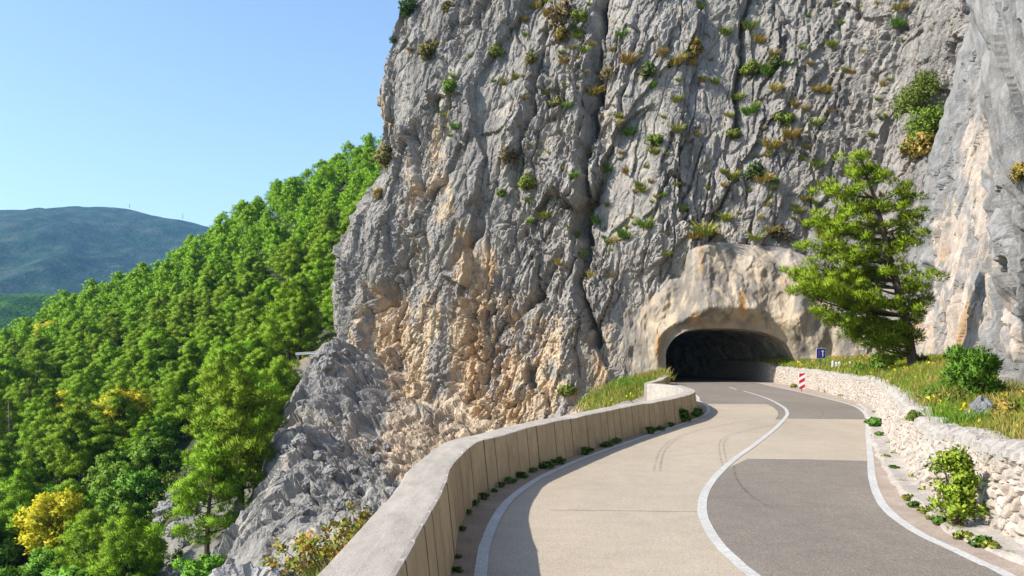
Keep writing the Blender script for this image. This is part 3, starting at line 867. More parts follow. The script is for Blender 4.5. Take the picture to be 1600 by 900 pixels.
def bore():
    # arch swept along the road inside the rock
    path = np.array([(PA[0] + PD[0] * 6.4, PA[1] + PD[1] * 6.4 + 1.0), (22.6, 90), (22.0, 100), (18.5, 111), (11.5, 120), (2, 128), (-8, 133)])
    c = catmull(path, 8); s = np.arange(0, arclen(c)[-1], 0.4); p = at_s(c, s)
    t = np.gradient(p, axis=0); t /= np.linalg.norm(t, axis=1)[:, None]
    t[0] = -PN * 1.0
    for _ in range(4): t[1:-1] = (t[:-2] + t[1:-1] + t[2:]) / 3
    r = np.stack([t[:, 1], -t[:, 0]], -1)
    arch = at_s(catmull(ARCH, 10), np.linspace(0, arclen(catmull(ARCH, 10))[-1], 90))
    V = np.zeros((len(s), 90, 3))
    x = arch[:, 0] - 6.4
    x = x * (1.03 + 0.05 * (x > 0))
    V[..., 0] = p[:, 0, None] + r[:, 0, None] * x[None]; V[..., 1] = p[:, 1, None] + r[:, 1, None] * x[None]; V[..., 2] = arch[None, :, 1] * 1.04
    V = V.reshape(-1, 3)
    cx = np.repeat(p, 90, 0)
    dd = V - np.column_stack([cx, np.full(len(V), 1.5)]); L = np.linalg.norm(dd, axis=1)[:, None]
    f = (fbm(V * 0.5, 4, 701) * 0.35 + voro(V / 1.6, 705)[2] * 0.25)[:, None] + 0.35
    V += dd / L * f
    Fc = grid_faces(len(s), 90)
    o = link('tunnel', mesh_np('tunnel', V, Fc, [M_cave]))
    o2 = None
    tag(o, 'dark rough rock tunnel bore bending away to the left behind the portal', 'tunnel')
    e = np.arange(90) + (len(s) - 1) * 90
    me = bpy.data.meshes.new('added_end_cap'); me.from_pydata([tuple(V[i]) for i in e], [], [tuple(range(90))]); me.materials.append(M_cave)
    link('added_end_cap', me, o)  # added cap, not a real wall: shuts the bore so its inside stays dark
bore()

# ------------------------------------------------------------------ terrain: rocky apron, verge bank, forest hill, far hills
apron_pts = []
def ap(px, py, Y): q = P(px, py, Y); apron_pts.append(tuple(q))
for a in [(545, 552, 94), (503, 562, 92), (475, 645, 83), (447, 702, 76), (415, 765, 68), (392, 845, 60), (372, 910, 52), (570, 610, 88), (605, 724, 75), (565, 720, 76), (520, 700, 77), (510, 780, 66),
          (470, 795, 62), (600, 790, 48), (560, 840, 38), (500, 850, 44), (440, 855, 50), (435, 905, 38), (520, 880, 20), (540, 900, 14), (585, 760, 50), (520, 640, 84), (570, 650, 84), (640, 728, 76), (700, 722, 76), (800, 712, 76), (870, 690, 72),
          (895, 650, 70), (935, 628, 66), (985, 602, 72), (1012, 589, 74), (1000, 628, 52), (1035, 600, 62)]: ap(*a)
apron_pts += [(-26, 92, -12), (-28, 84, -17), (-28, 76, -20), (-27.5, 68, -22), (-26, 60, -24), (-24, 50, -26), (-21, 38, -24), (-17, 25, -18), (-12, 10, -11), (-1.8, 4, -1.6), (-2, 10, -1.5), (-0.8, 17, -1.6),
              (1, 24, -1.8), (4.5, 32, -1.6), (6.8, 40, -1.3), (2, 45, -4.5), (-4, 35, -6), (3, 60, -4.5), (-5, 60, -9), (-8, 5, -7), (15.6, 82, 0.6), (10, 88, 0.6), (-10, 100, 2), (-24, 104, -4), (-2, -8, -1.6), (-10, -8, -9),
              (9.5, 58, -0.6), (12.2, 70, 0.2), (14.6, 76.5, 0.3)]
AP = np.array(apron_pts)
apz = tps(AP[:, :2], AP[:, 2], 0.5)

def point_left_of(poly, X):
    """signed side of X w.r.t. nearest point on polyline (positive = left)"""
    out = np.empty(len(X))
    nn = normals2d(poly)
    for i in range(0, len(X), 20000):
        d = ((X[i:i + 20000, None] - poly[None]) ** 2).sum(-1)
        j = d.argmin(1)
        out[i:i + 20000] = ((X[i:i + 20000] - poly[j]) * nn[j]).sum(-1)
    return out
road_left = np.vstack([par_c[par_c[:, 1] < 47], catmull(wall2_in, 6), [(15.5, 84), (15.5, 110)]])

def apron():
    xs = np.arange(-33, 17, 0.16); ys = np.concatenate([np.arange(-8, 30, 0.22), np.arange(30, 104, 0.2)])
    X, Y = np.meshgrid(xs, ys, indexing='ij'); XY = np.column_stack([X.ravel(), Y.ravel()])
    # coarse evaluation then bilinear
    cx = np.arange(-34, 18.1, 1.0); cy = np.arange(-9, 105.1, 1.0)
    CX, CY = np.meshgrid(cx, cy, indexing='ij'); Zc = apz(np.column_stack([CX.ravel(), CY.ravel()])).reshape(CX.shape)
    fx = (XY[:, 0] - cx[0]); fy = (XY[:, 1] - cy[0]); ix = fx.astype(int); iy = fy.astype(int); fx -= ix; fy -= iy
    z = Zc[ix, iy] * (1 - fx) * (1 - fy) + Zc[ix + 1, iy] * fx * (1 - fy) + Zc[ix, iy + 1] * (1 - fx) * fy + Zc[ix + 1, iy + 1] * fx * fy
    V = np.column_stack([XY, z])
    sd = point_left_of(road_left, XY)
    calm = sm(0.3, 4.0, sd)
    grassy = np.maximum(blobs(XY[:, 0], XY[:, 1], [(9.5, 63, 5, 12, 1.0), (12, 73, 4, 6, 1.0)]), blobs(XY[:, 0], XY[:, 1], [(-3.5, 15, 2.8, 9, 0.9)]))
    d, rid = rock_disp(V, big=0.7, mid=1.25, fine=0.55, tiltx=0.6, zs=0.6, seed=800, sc_=1.25)
    rub = voro(V / 0.9 + 0.2 * d[:, None], 855)
    scree = blobs(XY[:, 0], XY[:, 1], [(-14.5, 72, 3, 8, .8), (-10, 52, 3, 8, .8), (7, 62, 3, 6, .5)])
    dd = d * (1 - 0.8 * np.clip(grassy, 0, 1)) * (1 - 0.5 * scree) + scree * (sm(0, 0.3, rub[1]) * 0.5 + rub[2] * 0.35)
    V2 = V.copy()
    V2[:, 2] += dd * (0.25 + 0.75 * calm) * 0.8
    V2[:, 0] -= (dd - 0.3) * 0.45 * calm; V2[:, 1] -= dd * 0.35 * calm
    px, py = to_px(np.where(V2[:, 1:2] > 3, V2, np.array([[0, 3, 0]])))
    n1 = fbm(V * 0.25, 4, 811); n3 = fbm(V * 1.3, 4, 813)
    c = np.tile(np.array([0.32, 0.295, 0.265]), (len(V), 1)) * (1 + 0.18 * n1 + 0.14 * n3)[:, None]
    c = lerp(c, np.tile(GREY2, (len(V), 1)), sm(0.1, 0.8, fbm(V * 0.6, 3, 815)) * 0.3)
    c = lerp(c, np.tile(np.array([0.44, 0.37, 0.285]), (len(V), 1)), sm(0.3, 1.0, n1 + 0.5 * n3 + 0.4 * scree) * 0.6)
    c = lerp(c, np.tile(np.array([0.20, 0.16, 0.07]), (len(V), 1)), np.clip(sm(0.3, 0.7, grassy + 0.3 * n3), 0, 1) * 0.9)
    c = lerp(c, CREAM * (1 + 0.2 * n3)[:, None], sm(0.35, 0.8, sm(540, 640, px) * sm(45, 65, XY[:, 1]) + 0.35 * n1) * 0.8)
    Fc = grid_faces(len(xs), len(ys))
    cen = XY[Fc].mean(1)
    keep = point_left_of(road_left, cen) > 0.35
    o = link('rocky_slope', mesh_np('rocky_slope', V2, Fc[keep], [M_rock], cols=np.clip(c, .02, .8)))
    tag(o, kind='structure')
    return V2, Fc[keep]
aV, aF = apron()

hill_pts = []
def hp(px, py, Y, drop=6.0): q = P(px, py, Y); hill_pts.append((q[0], q[1], q[2] - drop))
for a in [(605, 225, 262, 5), (560, 248, 262, 5), (480, 292, 262, 5), (400, 328, 262, 5), (330, 366, 258, 8), (250, 410, 255, 8), (180, 442, 250, 8), (120, 446, 250, 9), (80, 484, 242, 10), (0, 528, 230, 11), (-150, 600, 215, 10),
          (560, 380, 190, 5), (520, 500, 135, 5), (470, 545, 112, 2), (525, 545, 110, 1), (430, 620, 105, 5), (300, 600, 130, 5), (300, 790, 84, 1), (330, 700, 95, 5), (0, 700, 125, 5), (150, 700, 115, 5), (0, 890, 92, 5), (150, 890, 82, 5), (290, 880, 70, 2),
          (150, 560, 175, 5), (300, 480, 190, 5), (420, 400, 215, 5), (0, 600, 170, 5), (-150, 700, 140, 5), (-200, 900, 95, 5), (430, 520, 150, 5), (350, 560, 140, 5), (400, 480, 170, 5)]: hp(*a)
hill_pts += [(-40, 330, 45), (-100, 330, 15), (-160, 320, -10), (-200, 300, -25), (20, 300, 75), (20, 200, 45), (10, 140, 12), (-28, 50, -26), (-50, 50, -32), (-90, 50, -36), (-15, 30, -30), (-60, 10, -45), (-120, 20, -50), (-200, 100, -45), (-200, 200, -15), (30, 400, 40), (-100, 400, -20)]
HP = np.array(hill_pts); hz = tps(HP[:, :2], HP[:, 2], 30.0)
def hill():
    xs = np.arange(-220, 40, 1.5); ys = np.arange(0, 400, 1.5)
    X, Y = np.meshgrid(xs, ys, indexing='ij'); XY = np.column_stack([X.ravel(), Y.ravel()])
    z = hz(XY)
    V = np.column_stack([XY, z]); V[:, 2] += fbm(V * 0.15, 4, 901) * 0.8
    # hide beneath the apron and the cliff
    n1 = fbm(V * 0.2, 4, 903)
    rocky = sm(0.2, 0.6, blobs(XY[:, 0], XY[:, 1], [(-33, 84, 6, 8, 1.0), (-27, 112, 6, 6, .9), (-30, 72, 5, 6, .9), (-36, 100, 4, 5, .6)]) + 0.3 * n1)
    V[:, 2] += rocky * voro(V / 2.5, 905)[2] * 1.2
    c = np.tile(np.array([0.06, 0.07, 0.028]), (len(V), 1)) * (1 + 0.3 * n1)[:, None]
    c = lerp(c, np.tile(np.array([0.20, 0.185, 0.16]), (len(V), 1)), rocky)
    c = lerp(c, np.tile(np.array([0.25, 0.20, 0.08]), (len(V), 1)), sm(.2, .7, blobs(XY[:, 0], XY[:, 1], [(-31, 118, 8, 6, 1.0)])) * 0.7)
    Fh = grid_faces(len(xs), len(ys)); ch = V[Fh].mean(1)
    Fh = Fh[ch[:, 0] < np.interp(ch[:, 1], [0, 50, 60, 92, 108, 122, 150, 400], [-16, -18, -21, -22, -17, -8, 10, 60])]
    o = link('hillside', mesh_np('hillside', V, Fh, [M_soil], cols=np.clip(c, .02, .8), smooth=True))
    tag(o, kind='structure')
    return V, Fh
hV, hF = hill()

def far_mat(name, a, b, c, scale, bumpd):
    m = bpy.data.materials.new(name); m.use_nodes = True
    t = m.node_tree; N, Lk = t.nodes, t.links; bs = N['Principled BSDF']; bs.inputs['Roughness'].default_value = 0.95; bs.inputs['Specular IOR Level'].default_value = 0.1
    tc = N.new('ShaderNodeTexCoord'); n1 = N.new('ShaderNodeTexNoise'); n1.inputs['Scale'].default_value = scale; n1.inputs['Detail'].default_value = 8; n1.inputs['Roughness'].default_value = 0.7
    Lk.new(tc.outputs['Object'], n1.inputs['Vector'])
    cr = N.new('ShaderNodeValToRGB'); cr.color_ramp.elements[0].position = 0.36; cr.color_ramp.elements[0].color = (*a, 1); cr.color_ramp.elements[1].position = 0.66; cr.color_ramp.elements[1].color = (*c, 1)
    e = cr.color_ramp.elements.new(0.5); e.color = (*b, 1)
    Lk.new(n1.outputs[0], cr.inputs[0]); Lk.new(cr.outputs[0], bs.inputs['Base Color'])
    n2 = N.new('ShaderNodeTexNoise'); n2.inputs['Scale'].default_value = scale * 6; n2.inputs['Detail'].default_value = 6
    Lk.new(tc.outputs['Object'], n2.inputs['Vector'])
    bp = N.new('ShaderNodeBump'); bp.inputs['Distance'].default_value = bumpd; bp.inputs['Strength'].default_value = 0.9
    Lk.new(n2.outputs[0], bp.inputs['Height']); Lk.new(bp.outputs[0], bs.inputs['Normal'])
    return m
M_far = far_mat('far_scrub', (0.008, 0.032, 0.018), (0.02, 0.055, 0.028), (0.075, 0.085, 0.06), 0.014, 10)
M_mid = far_mat('mid_wood', (0.012, 0.045, 0.02), (0.03, 0.09, 0.02), (0.06, 0.14, 0.025), 0.03, 6)

def far_hill(name, Y0, crest, m, depth, rows, dx, seed, rough, foot_py, zf=None):
    """hill whose crest passes through (px, py) at distance Y0, falling towards the viewer over `depth` metres"""
    cx = np.array([(a - 800) / F * Y0 for a, b in crest]); cz = np.array([CAMZ - (b - HOR) / F * Y0 for a, b in crest])
    xs = np.arange(cx[0], cx[-1], dx)
    zc_ = np.interp(xs, cx, cz)
    k = max(3, int(60 / dx)); ker = np.hanning(k + 2)[1:-1]; ker /= ker.sum()
    zc_ = np.convolve(np.pad(zc_, k // 2, mode='edge'), ker, 'same')[k // 2:k // 2 + len(xs)]
    ts = np.linspace(-0.5, 1, rows)
    V = np.zeros((len(xs), rows, 3))
    foot = CAMZ - (foot_py - HOR) / F * (Y0 - depth) 
    for j, t in enumerate(ts):
        V[:, j, 0] = xs; V[:, j, 1] = Y0 - depth * t
        if t >= 0: V[:, j, 2] = zc_ * (1 - t ** 1.15) + foot * t ** 1.15
        else: V[:, j, 2] = zc_ + t * 250
    V = V.reshape(-1, 3); tt = np.tile(ts, len(xs))
    nn = ridged(V * np.array([1, 0.6, 0]) / (depth * 0.22), 5, seed) - 1.0
    V[:, 2] += nn * rough * sm(0.0, 0.3, np.abs(tt)) + fbm(V / (depth * 0.03), 4, seed + 3) * rough * 0.08
    return tag(link(name, mesh_np(name, V, grid_faces(len(xs), rows), [m], smooth=True)), kind='structure')
far_hill('mountain', 3600, [(-900, 360), (-300, 345), (-100, 335), (0, 328), (45, 328), (60, 324), (80, 328), (100, 323), (180, 324), (205, 328), (240, 338), (285, 344), (330, 356), (420, 380), (560, 425), (800, 470), (1200, 480), (1900, 470)], M_far, 2000, 120, 14, 950, 42, 600)
far_hill('mountain', 900, [(-600, 480), (-200, 462), (0, 460), (60, 457), (90, 458), (140, 475), (220, 500), (400, 520), (900, 540)], M_mid, 450, 90, 4, 970, 10, 700)
# ground sheet out to the horizon
me = bpy.data.meshes.new('ground'); me.from_pydata([(-4900, -2900, -75), (4900, -2900, -75), (4900, 5100, -75), (-4900, 5100, -75)], [], [(0, 1, 2, 3)]); me.materials.append(M_mid)
tag(link('ground', me), kind='structure')

# verge bank behind the stone wall
def bank():
    C = WB[(WB[:, 1] < 90)]
    s = np.linspace(0, arclen(C)[-1], 700); p = at_s(C, s); n = -normals2d(p)
    for _ in range(20): n[1:-1] = (n[:-2] + n[1:-1] * 2 + n[2:]) / 4
    n /= np.linalg.norm(n, axis=1)[:, None]
    H = wall_height(p)
    nv = 60
    # width to the rock
    tgt = catmull([(16, -12), (15.5, 0), (15.5, 10), (15.2, 17), (16.2, 22), (18.6, 28), (22.6, 36), (26, 43), (29.5, 52), (33, 62), (34, 72), (30.5, 79), (29.5, 88)], 10)
    tg = at_s(tgt, np.linspace(0, arclen(tgt)[-1], 700))
    # match by y
    i = np.clip(np.searchsorted(tgt[:, 1], p[:, 1]), 0, len(tgt) - 1)
    a = p + n * 0.42
    ty = np.maximum.accumulate(p[:, 1] + 1.0)
    tg = np.column_stack([np.interp(np.linspace(0, 1, 700), np.linspace(0, 1, len(tgt)), tgt[:, k]) for k in (0, 1)])
    # choose targets with a monotone map on y
    yt = np.interp(p[:, 1], [-9, 9, 14, 20, 30, 41, 60, 79, 90], [-11, 9, 16, 26, 36, 50, 68, 78, 88])
    tg = np.column_stack([np.interp(yt, np.maximum.accumulate(tgt[:, 1]) + np.arange(len(tgt)) * 1e-6, tgt[:, 0]), yt])
    rise = np.interp(p[:, 1], [-9, 8, 14, 20, 30, 41, 60, 79, 90], [0.3, 0.3, 0.5, 0.9, 1.2, 1.35, 1.2, 0.9, 0.2])
    V = []
    for t in np.linspace(0, 1, nv):
        q = a * (1 - t) + tg * t
        z = H - 0.10 + rise * (t ** 0.75)
        V.append(np.column_stack([q, z]))
    V = np.stack(V, 1).reshape(-1, 3)
    tt = np.tile(np.linspace(0, 1, nv), 700)
    V[:, 2] += (fbm(V * 0.8, 3, 21) * 0.16 + fbm(V * 3, 3, 22) * 0.04) * sm(0, 0.12, tt)
    n1 = fbm(V * 0.5, 4, 23)
    c = np.tile(np.array([0.16, 0.14, 0.05]), (len(V), 1)) * (1 + 0.25 * n1)[:, None]
    c = lerp(c, np.tile(np.array([0.30, 0.24, 0.15]), (len(V), 1)), sm(0.1, 0.7, n1) * 0.6)
    f = grid_faces(700, nv)
    tag(link('grass_bank', mesh_np('grass_bank', V, f, [M_soil], cols=np.clip(c, .02, .8))), kind='structure')
    return V, f, tt
bV, bF, bT = bank()

# ------------------------------------------------------------------ ray helpers
def bvh(V, Fc): return BVHTree.FromPolygons([tuple(x) for x in V.tolist()], [tuple(x) for x in Fc.tolist()])
def tri_grid(V, Fc, msk):
    Fs = Fc[msk]; u, inv = np.unique(Fs, return_inverse=True)
    return BVHTree.FromPolygons(V[u].tolist(), inv.reshape(Fs.shape).tolist())
def vis(V, Fc):
    c = V[Fc[:, 0]]
    px, py = to_px(np.where(c[:, 1:2] > 3, c, np.array([[0, 3, 1e5]])))
    return (px > -60) & (px < 1660) & (py > -60) & (py < 960)
B_cl = tri_grid(cV, cF, vis(cV, cF)); B_nr = tri_grid(nV, nF, vis(nV, nF)); B_ap = tri_grid(aV, aF, vis(aV, aF)); B_bk = bvh(bV, bF); B_hl = bvh(hV, hF)
CAM = Vector((0, 0, CAMZ))
def cast(px, py, trees):
    d = Vector(((px - 800) / F, 1, -(py - HOR) / F)).normalized()
    best = None
    for t in trees:
        h = t.ray_cast(CAM, d)
        if h[0] is not None and (best is None or h[3] < best[3]): best = h
    return best
def ground_z(t, x, y, top=200):
    h = t.ray_cast(Vector((x, y, top)), Vector((0, 0, -1)))
    return h[0].z if h[0] is not None else None

# ------------------------------------------------------------------ foliage builders
def rdir(n, g, up=0.0):
    v = g.normal(size=(n, 3)); v[:, 2] += up
    return v / np.linalg.norm(v, axis=1)[:, None]

def needle_cloud(C, Rr, n, ln, wd, flat=0.6, g=None, up=0.5, hollow=0.35):
    """spiky tris spread through puffs: centres C (m,3), radii Rr (m,), n tris each"""
    m = len(C); idx = np.repeat(np.arange(m), n)
    d = rdir(m * n, g, 0.15)
    rad = (hollow + (1 - hollow) * g.random(m * n) ** 0.6)
    p = C[idx] + d * (Rr[idx] * rad)[:, None] * np.array([1, 1, flat])
    a = d + g.normal(size=d.shape) * 0.45; a[:, 2] += up; a /= np.linalg.norm(a, axis=1)[:, None]
    b = np.cross(a, g.normal(size=a.shape)); b /= np.linalg.norm(b, axis=1)[:, None] + 1e-9
    L = ln * (0.6 + 0.8 * g.random(m * n))[:, None]; W = wd * (0.7 + 0.6 * g.random(m * n))[:, None]
    out = d * np.array([1, 1, 0.8]) + (C[idx] - C.mean(0)) * 0.10 * np.array([1, 1, 0.5]) + np.array([0, 0, 0.25]) + g.normal(size=d.shape) * 0.18
    out /= np.linalg.norm(out, axis=1)[:, None]
    flip = (np.cross(2 * b * W, p + a * L - (p - b * W)) * out).sum(1) < 0
    b = np.where(flip[:, None], -b, b)
    V = np.stack([p - b * W, p + b * W, p + a * L], 1).reshape(-1, 3)
    NRM[len(V)] = np.repeat(out, 3, 0)
    return V, np.arange(len(V)).reshape(-1, 3)
NRM = {}
def crown_mesh(name, V, Fc, m, cols=None):
    """needles shaded with the roundness of their clump"""
    me = mesh_np(name, V, Fc, m, smooth=True, cols=cols)
    if len(V) in NRM: me.normals_split_custom_set_from_vertices(NRM[len(V)].astype(np.float32))
    return me

def leaf_cloud(C, Rr, n, sz, flat=0.85, g=None, hollow=0.5):
    m = len(C); idx = np.repeat(np.arange(m), n)
    d = rdir(m * n, g, 0.1)
    p = C[idx] + d * (Rr[idx] * (hollow + (1 - hollow) * g.random(m * n)))[:, None] * np.array([1, 1, flat])
    a = d * 0.5 + g.normal(size=d.shape) * 0.6; a[:, 2] += 0.1; a /= np.linalg.norm(a, axis=1)[:, None]
    b = np.cross(a, d + g.normal(size=a.shape) * 0.4); b /= np.linalg.norm(b, axis=1)[:, None] + 1e-9
    S = sz * (0.6 + 0.8 * g.random(m * n))[:, None]
    out = d + (C[idx] - C.mean(0)) * 0.15 * np.array([1, 1, 0.6]) / max(0.2, float(Rr.mean())) * (m < 400) + np.array([0, 0, 0.2]) + g.normal(size=d.shape) * 0.22
    out /= np.linalg.norm(out, axis=1)[:, None]
    flip = (np.cross(a - b * 0.5, a + b * 0.5) * out).sum(1) < 0
    b = np.where(flip[:, None], -b, b)
    V = np.stack([p - a * S, p - b * S * 0.5, p + a * S, p + b * S * 0.5], 1).reshape(-1, 3)
    NRM[len(V)] = np.repeat(out, 4, 0)
    return V, np.arange(len(V)).reshape(-1, 4)

def bezier(p0, p1, p2, n):
    t = np.linspace(0, 1, n)[:, None]
    return (1 - t) ** 2 * p0 + 2 * t * (1 - t) * p1 + t * t * p2

def tint(n, per, cols, g):
    c = np.array(cols)[g.integers(0, len(cols), n)] * (0.8 + 0.4 * g.random((n, 1)))
    return np.repeat(c, per, 0)

def make_tree(name, h, spread, seed, kind='pine', n_l=60, lsz=(0.30, 0.07), m_leaf=None, puffs=(2, 4), pr=0.8, limbs=26):
    g = np.random.default_rng(seed)
    root = empty(name)
    lean = g.normal(size=2) * 0.05 * h
    tp = np.array([[0, 0, -1.0], [lean[0] * .2, lean[1] * .2, h * .3], [lean[0] * .7, lean[1] * .7, h * .65], [lean[0], lean[1], h * 0.97]])
    tc = catmull(tp, 5)
    mb = MB(); r0 = 0.028 * h
    mb.tube(tc, list(np.linspace(r0, r0 * 0.12, len(tc))), 7)
    C, Rr = [], []
    for i in range(limbs):
        f = 0.28 + 0.70 * (i + g.random() * 0.6) / limbs
        az = i * 2.4 + g.normal() * 0.5
        st = at_s(tc, np.array([arclen(tc)[-1] * f * 0.96]))[0]
        if kind == 'pine':
            prof = np.interp(f, [0.25, 0.42, 0.65, 0.85, 1.0], [0.8, 1.0, 0.75, 0.42, 0.08])
        else:
            prof = np.interp(f, [0.2, 0.4, 0.7, 0.9, 1.0], [0.8, 1.0, 0.95, 0.65, 0.2])
        Ln = spread * prof * (0.7 + 0.5 * g.random())
        rise = Ln * (0.18 + 0.35 * f + 0.1 * g.normal())
        end = st + np.array([math.cos(az) * Ln, math.sin(az) * Ln, rise])
        mid = st + np.array([math.cos(az) * Ln * 0.5, math.sin(az) * Ln * 0.5, rise * 0.15])
        b = bezier(st, mid, end, 5)
        mb.tube(b, list(np.linspace(r0 * 0.32 * (1.1 - f), r0 * 0.06, 5)), 4, cap=False)
        k = int(g.integers(puffs[0], puffs[1] + 1))
        for j in range(k):
            t = 1 - 0.62 * j / max(k, 1) + g.normal() * 0.04
            q = st * (1 - t) + end * t + np.array([0, 0, -0.1 * Ln * math.sin(math.pi * min(t, 1))]) + g.normal(size=3) * 0.16 * spread * np.array([1, 1, 0.5])
            C.append(q); Rr.append(pr * (0.65 + 0.55 * g.random()) * (0.75 + 0.25 * prof))
    C.append(tc[-1]); Rr.append(pr * 0.6)
    C = np.array(C); Rr = np.array(Rr)
    link('trunk', mb.mesh('trunk', [M_bark]), root)
    if kind == 'pine':
        V, Fc = needle_cloud(C, Rr, n_l, lsz[0], lsz[1], 0.55, g)
    else:
        V, Fc = leaf_cloud(C, Rr, n_l, lsz[0], 0.8, g)
    crown = link('crown', crown_mesh('crown', V, Fc, [m_leaf or M_pine]), root)
    return root, crown, tc

def copy_thing(root, loc, rz, scale):
    r = root.copy(); COL.objects.link(r); r.location = loc; r.rotation_euler = (0, 0, rz); r.scale = scale if hasattr(scale, '__len__') else (scale,) * 3
    for ch in root.children:
        c = ch.copy(); COL.objects.link(c); c.parent = r
    return r

# ------------------------------------------------------------------ forest on the hillside
protos = [make_tree('pine_tree', hh_, sp__, sd_, n_l=210, lsz=(0.30, 0.036), pr=pr__, limbs=lm_, puffs=(2, 4)) for hh_, sp__, sd_, pr__, lm_ in
          ((9.0, 3.1, 11, 0.72, 30), (10.5, 2.9, 12, 0.66, 38), (8.0, 3.2, 13, 0.74, 26), (9.8, 2.5, 14, 0.62, 36), (7.5, 2.7, 15, 0.7, 24), (11.0, 3.3, 16, 0.74, 38))]
broad = [make_tree('broadleaf_tree', 5.5, 2.6, 21, 'broad', 120, (0.2, 0), M_broad, pr=1.0), make_tree('broadleaf_tree', 4.5, 2.4, 22, 'broad', 120, (0.2, 0), M_broad, pr=0.95)]
yellow = [make_tree('autumn_tree', 4.0, 1.5, 23, 'broad', 110, (0.13, 0), M_yellow, pr=0.8)]
used = set()
def place(proto, loc, rz, s, label, cat, group):
    root = proto[0]
    if root.name not in used:
        used.add(root.name); r = root; r.location = loc; r.rotation_euler = (0, 0, rz); r.scale = s if hasattr(s, '__len__') else (s,) * 3
    else:
        r = copy_thing(root, loc, rz, s)
    for k in ('label', 'group', 'category'):
        if k in r: del r[k]
    tag(r, label, cat, group)
    return r

g = np.random.default_rng(5)
spots = []
cand = [(gx, gy) for gy in np.arange(56, 120, 4.9) for gx in np.arange(-95, 0, 4.9)] + [(gx, gy) for gy in np.arange(120, 275, 6.0) for gx in np.arange(-210, 0, 5.7)]
for gx, gy in cand:
    if True:
        x = gx + g.uniform(-2.4, 2.4); y = gy + g.uniform(-2.4, 2.4)
        px = 800 + F * x / y
        if px < -60 or px > 650: continue
        if y < 96:
            spur = np.interp(y, [50, 60, 68, 76, 82, 92], [-20, -22, -24, -25.5, -26, -26])
            if x > spur: continue
        elif y < 122:
            if x > -25 - (122 - y) * 0.0: continue
            if y < 116 and x > -33: continue
        if y > 122 and px > 640: continue
        if 222 < px < 352 and 800 < pyb < 960: continue
        if 470 < px < 535 and 530 < pyb < 630: continue
        rk = blobs(np.array([x]), np.array([y]), [(-33.5, 84, 5.5, 7, 1.0), (-30, 70, 3, 5, .9), (-36, 100, 3.5, 4, .75), (-30, 113, 5, 4, .9)])[0]
        if rk > 0.45: continue
        z = ground_z(B_hl, x, y)
        if z is None: continue
        pyb = HOR + F * (CAMZ - z) / y
        if pyb < 200 or pyb > 1010: continue
        if px < 60 and pyb > 900 and y < 60: continue
        spots.append((y, x, z, px, pyb))
spots.sort()
NIND = 282
far_parts = []
for i, (y, x, z, px, pyb) in enumerate(spots):
    s = g.uniform(0.7, 1.25); rz = g.uniform(0, 6.28)
    isb = (px < 330 and pyb > 740 and g.random() < 0.62) or g.random() < 0.05
    if i < NIND:
        sq = (s * g.uniform(.9, 1.15), s * g.uniform(.9, 1.15), s * g.uniform(0.85, 1.15))
        if isb:
            place(broad[int(g.integers(0, 2))], (x, y, z), rz, s * 1.05, 'rounded broadleaf tree with fresh green leaves among the lower slope pines', 'tree', 'broadleaf trees low on the hillside')
        else:
            if y < 95: lb = 'bright green pine low on the forested slope beside the rocky spur'
            elif y < 130: lb = 'green pine standing midway up the forested hillside'
            else: lb = 'small looking green pine high on the forested hillside'
            place(protos[int(g.integers(0, 6))], (x, y, z), rz, sq, lb, 'tree', 'pines covering the hillside')
    else:
        pr_ = protos[int(g.integers(0, 6))]
        far_parts.append((pr_, x, y, z, rz, s))
# special ones
def spot_tree(proto, px, py, Y, s, label, group=None):
    q = P(px, py, Y); z = ground_z(B_hl, q[0], q[1]) + (1.6 if proto is yellow[0] else 0)
    return place(proto, (q[0], q[1], z), px * 0.37, s, label, 'tree', group)
spot_tree(yellow[0], 92, 800, 97, 1.9, 'tree with bright yellow autumn leaves among green pines at the lower left')
spot_tree(yellow[0], 195, 650, 118, 2.1, 'small yellow green tree halfway up the pine covered slope')
spot_tree(yellow[0], 78, 500, 225, 2.2, 'yellow leaved tree on the skyline of the forested hill')
spot_tree(yellow[0], 105, 615, 140, 1.5, 'small orange yellow tree above the brighter yellow one')
spot_tree(protos[1], 345, 715, 88, 0.95, 'narrow bright pine standing just left of the grey rocky spur')
spot_tree(protos[3], 328, 890, 62, 0.42, 'young pine below the grey boulders at the bottom of the slope')
spot_tree(protos[5], 195, 850, 72, 0.9, 'broad bright pine in front of the boulder outcrop low on the slope')
spot_tree(protos[0], 436, 540, 106, 0.95, 'tall pine in front of the roadside guardrail left of the cliff')
# remaining trees of the far ridge as one wood
Vs, Fs = [], []; off = 0
fd = {}; fn = {}; Ns = []
for pr_, x, y, z, rz, s in far_parts:
    key = pr_[1].name
    if key not in fd:
        me = pr_[1].data; a = np.zeros(len(me.vertices) * 3, np.float32); me.vertices.foreach_get('co', a); a = a.reshape(-1, 3, 3)
        a = a[::5]; ctr_ = a.mean(1, keepdims=True); a = ctr_ + (a - ctr_) * 1.9
        fd[key] = a.reshape(-1, 3); fn[key] = np.repeat(NRM[len(me.vertices)].reshape(-1, 3, 3)[::5, 0], 3, 0)
    a = fd[key]; co, si = math.cos(rz), math.sin(rz)
    v = np.column_stack([(a[:, 0] * co - a[:, 1] * si) * s + x, (a[:, 0] * si + a[:, 1] * co) * s + y, a[:, 2] * s + z])
    Vs.append(v); b = fn[key]; Ns.append(np.column_stack([b[:, 0] * co - b[:, 1] * si, b[:, 0] * si + b[:, 1] * co, b[:, 2]]))
Vs = np.concatenate(Vs); Ns = np.concatenate(Ns); NRM[len(Vs)] = Ns
tag(link('forest', crown_mesh('forest', Vs, np.arange(len(Vs)).reshape(-1, 3), [M_pine])), 'dense pine wood covering the upper hillside to the skyline', 'forest', kind='stuff')

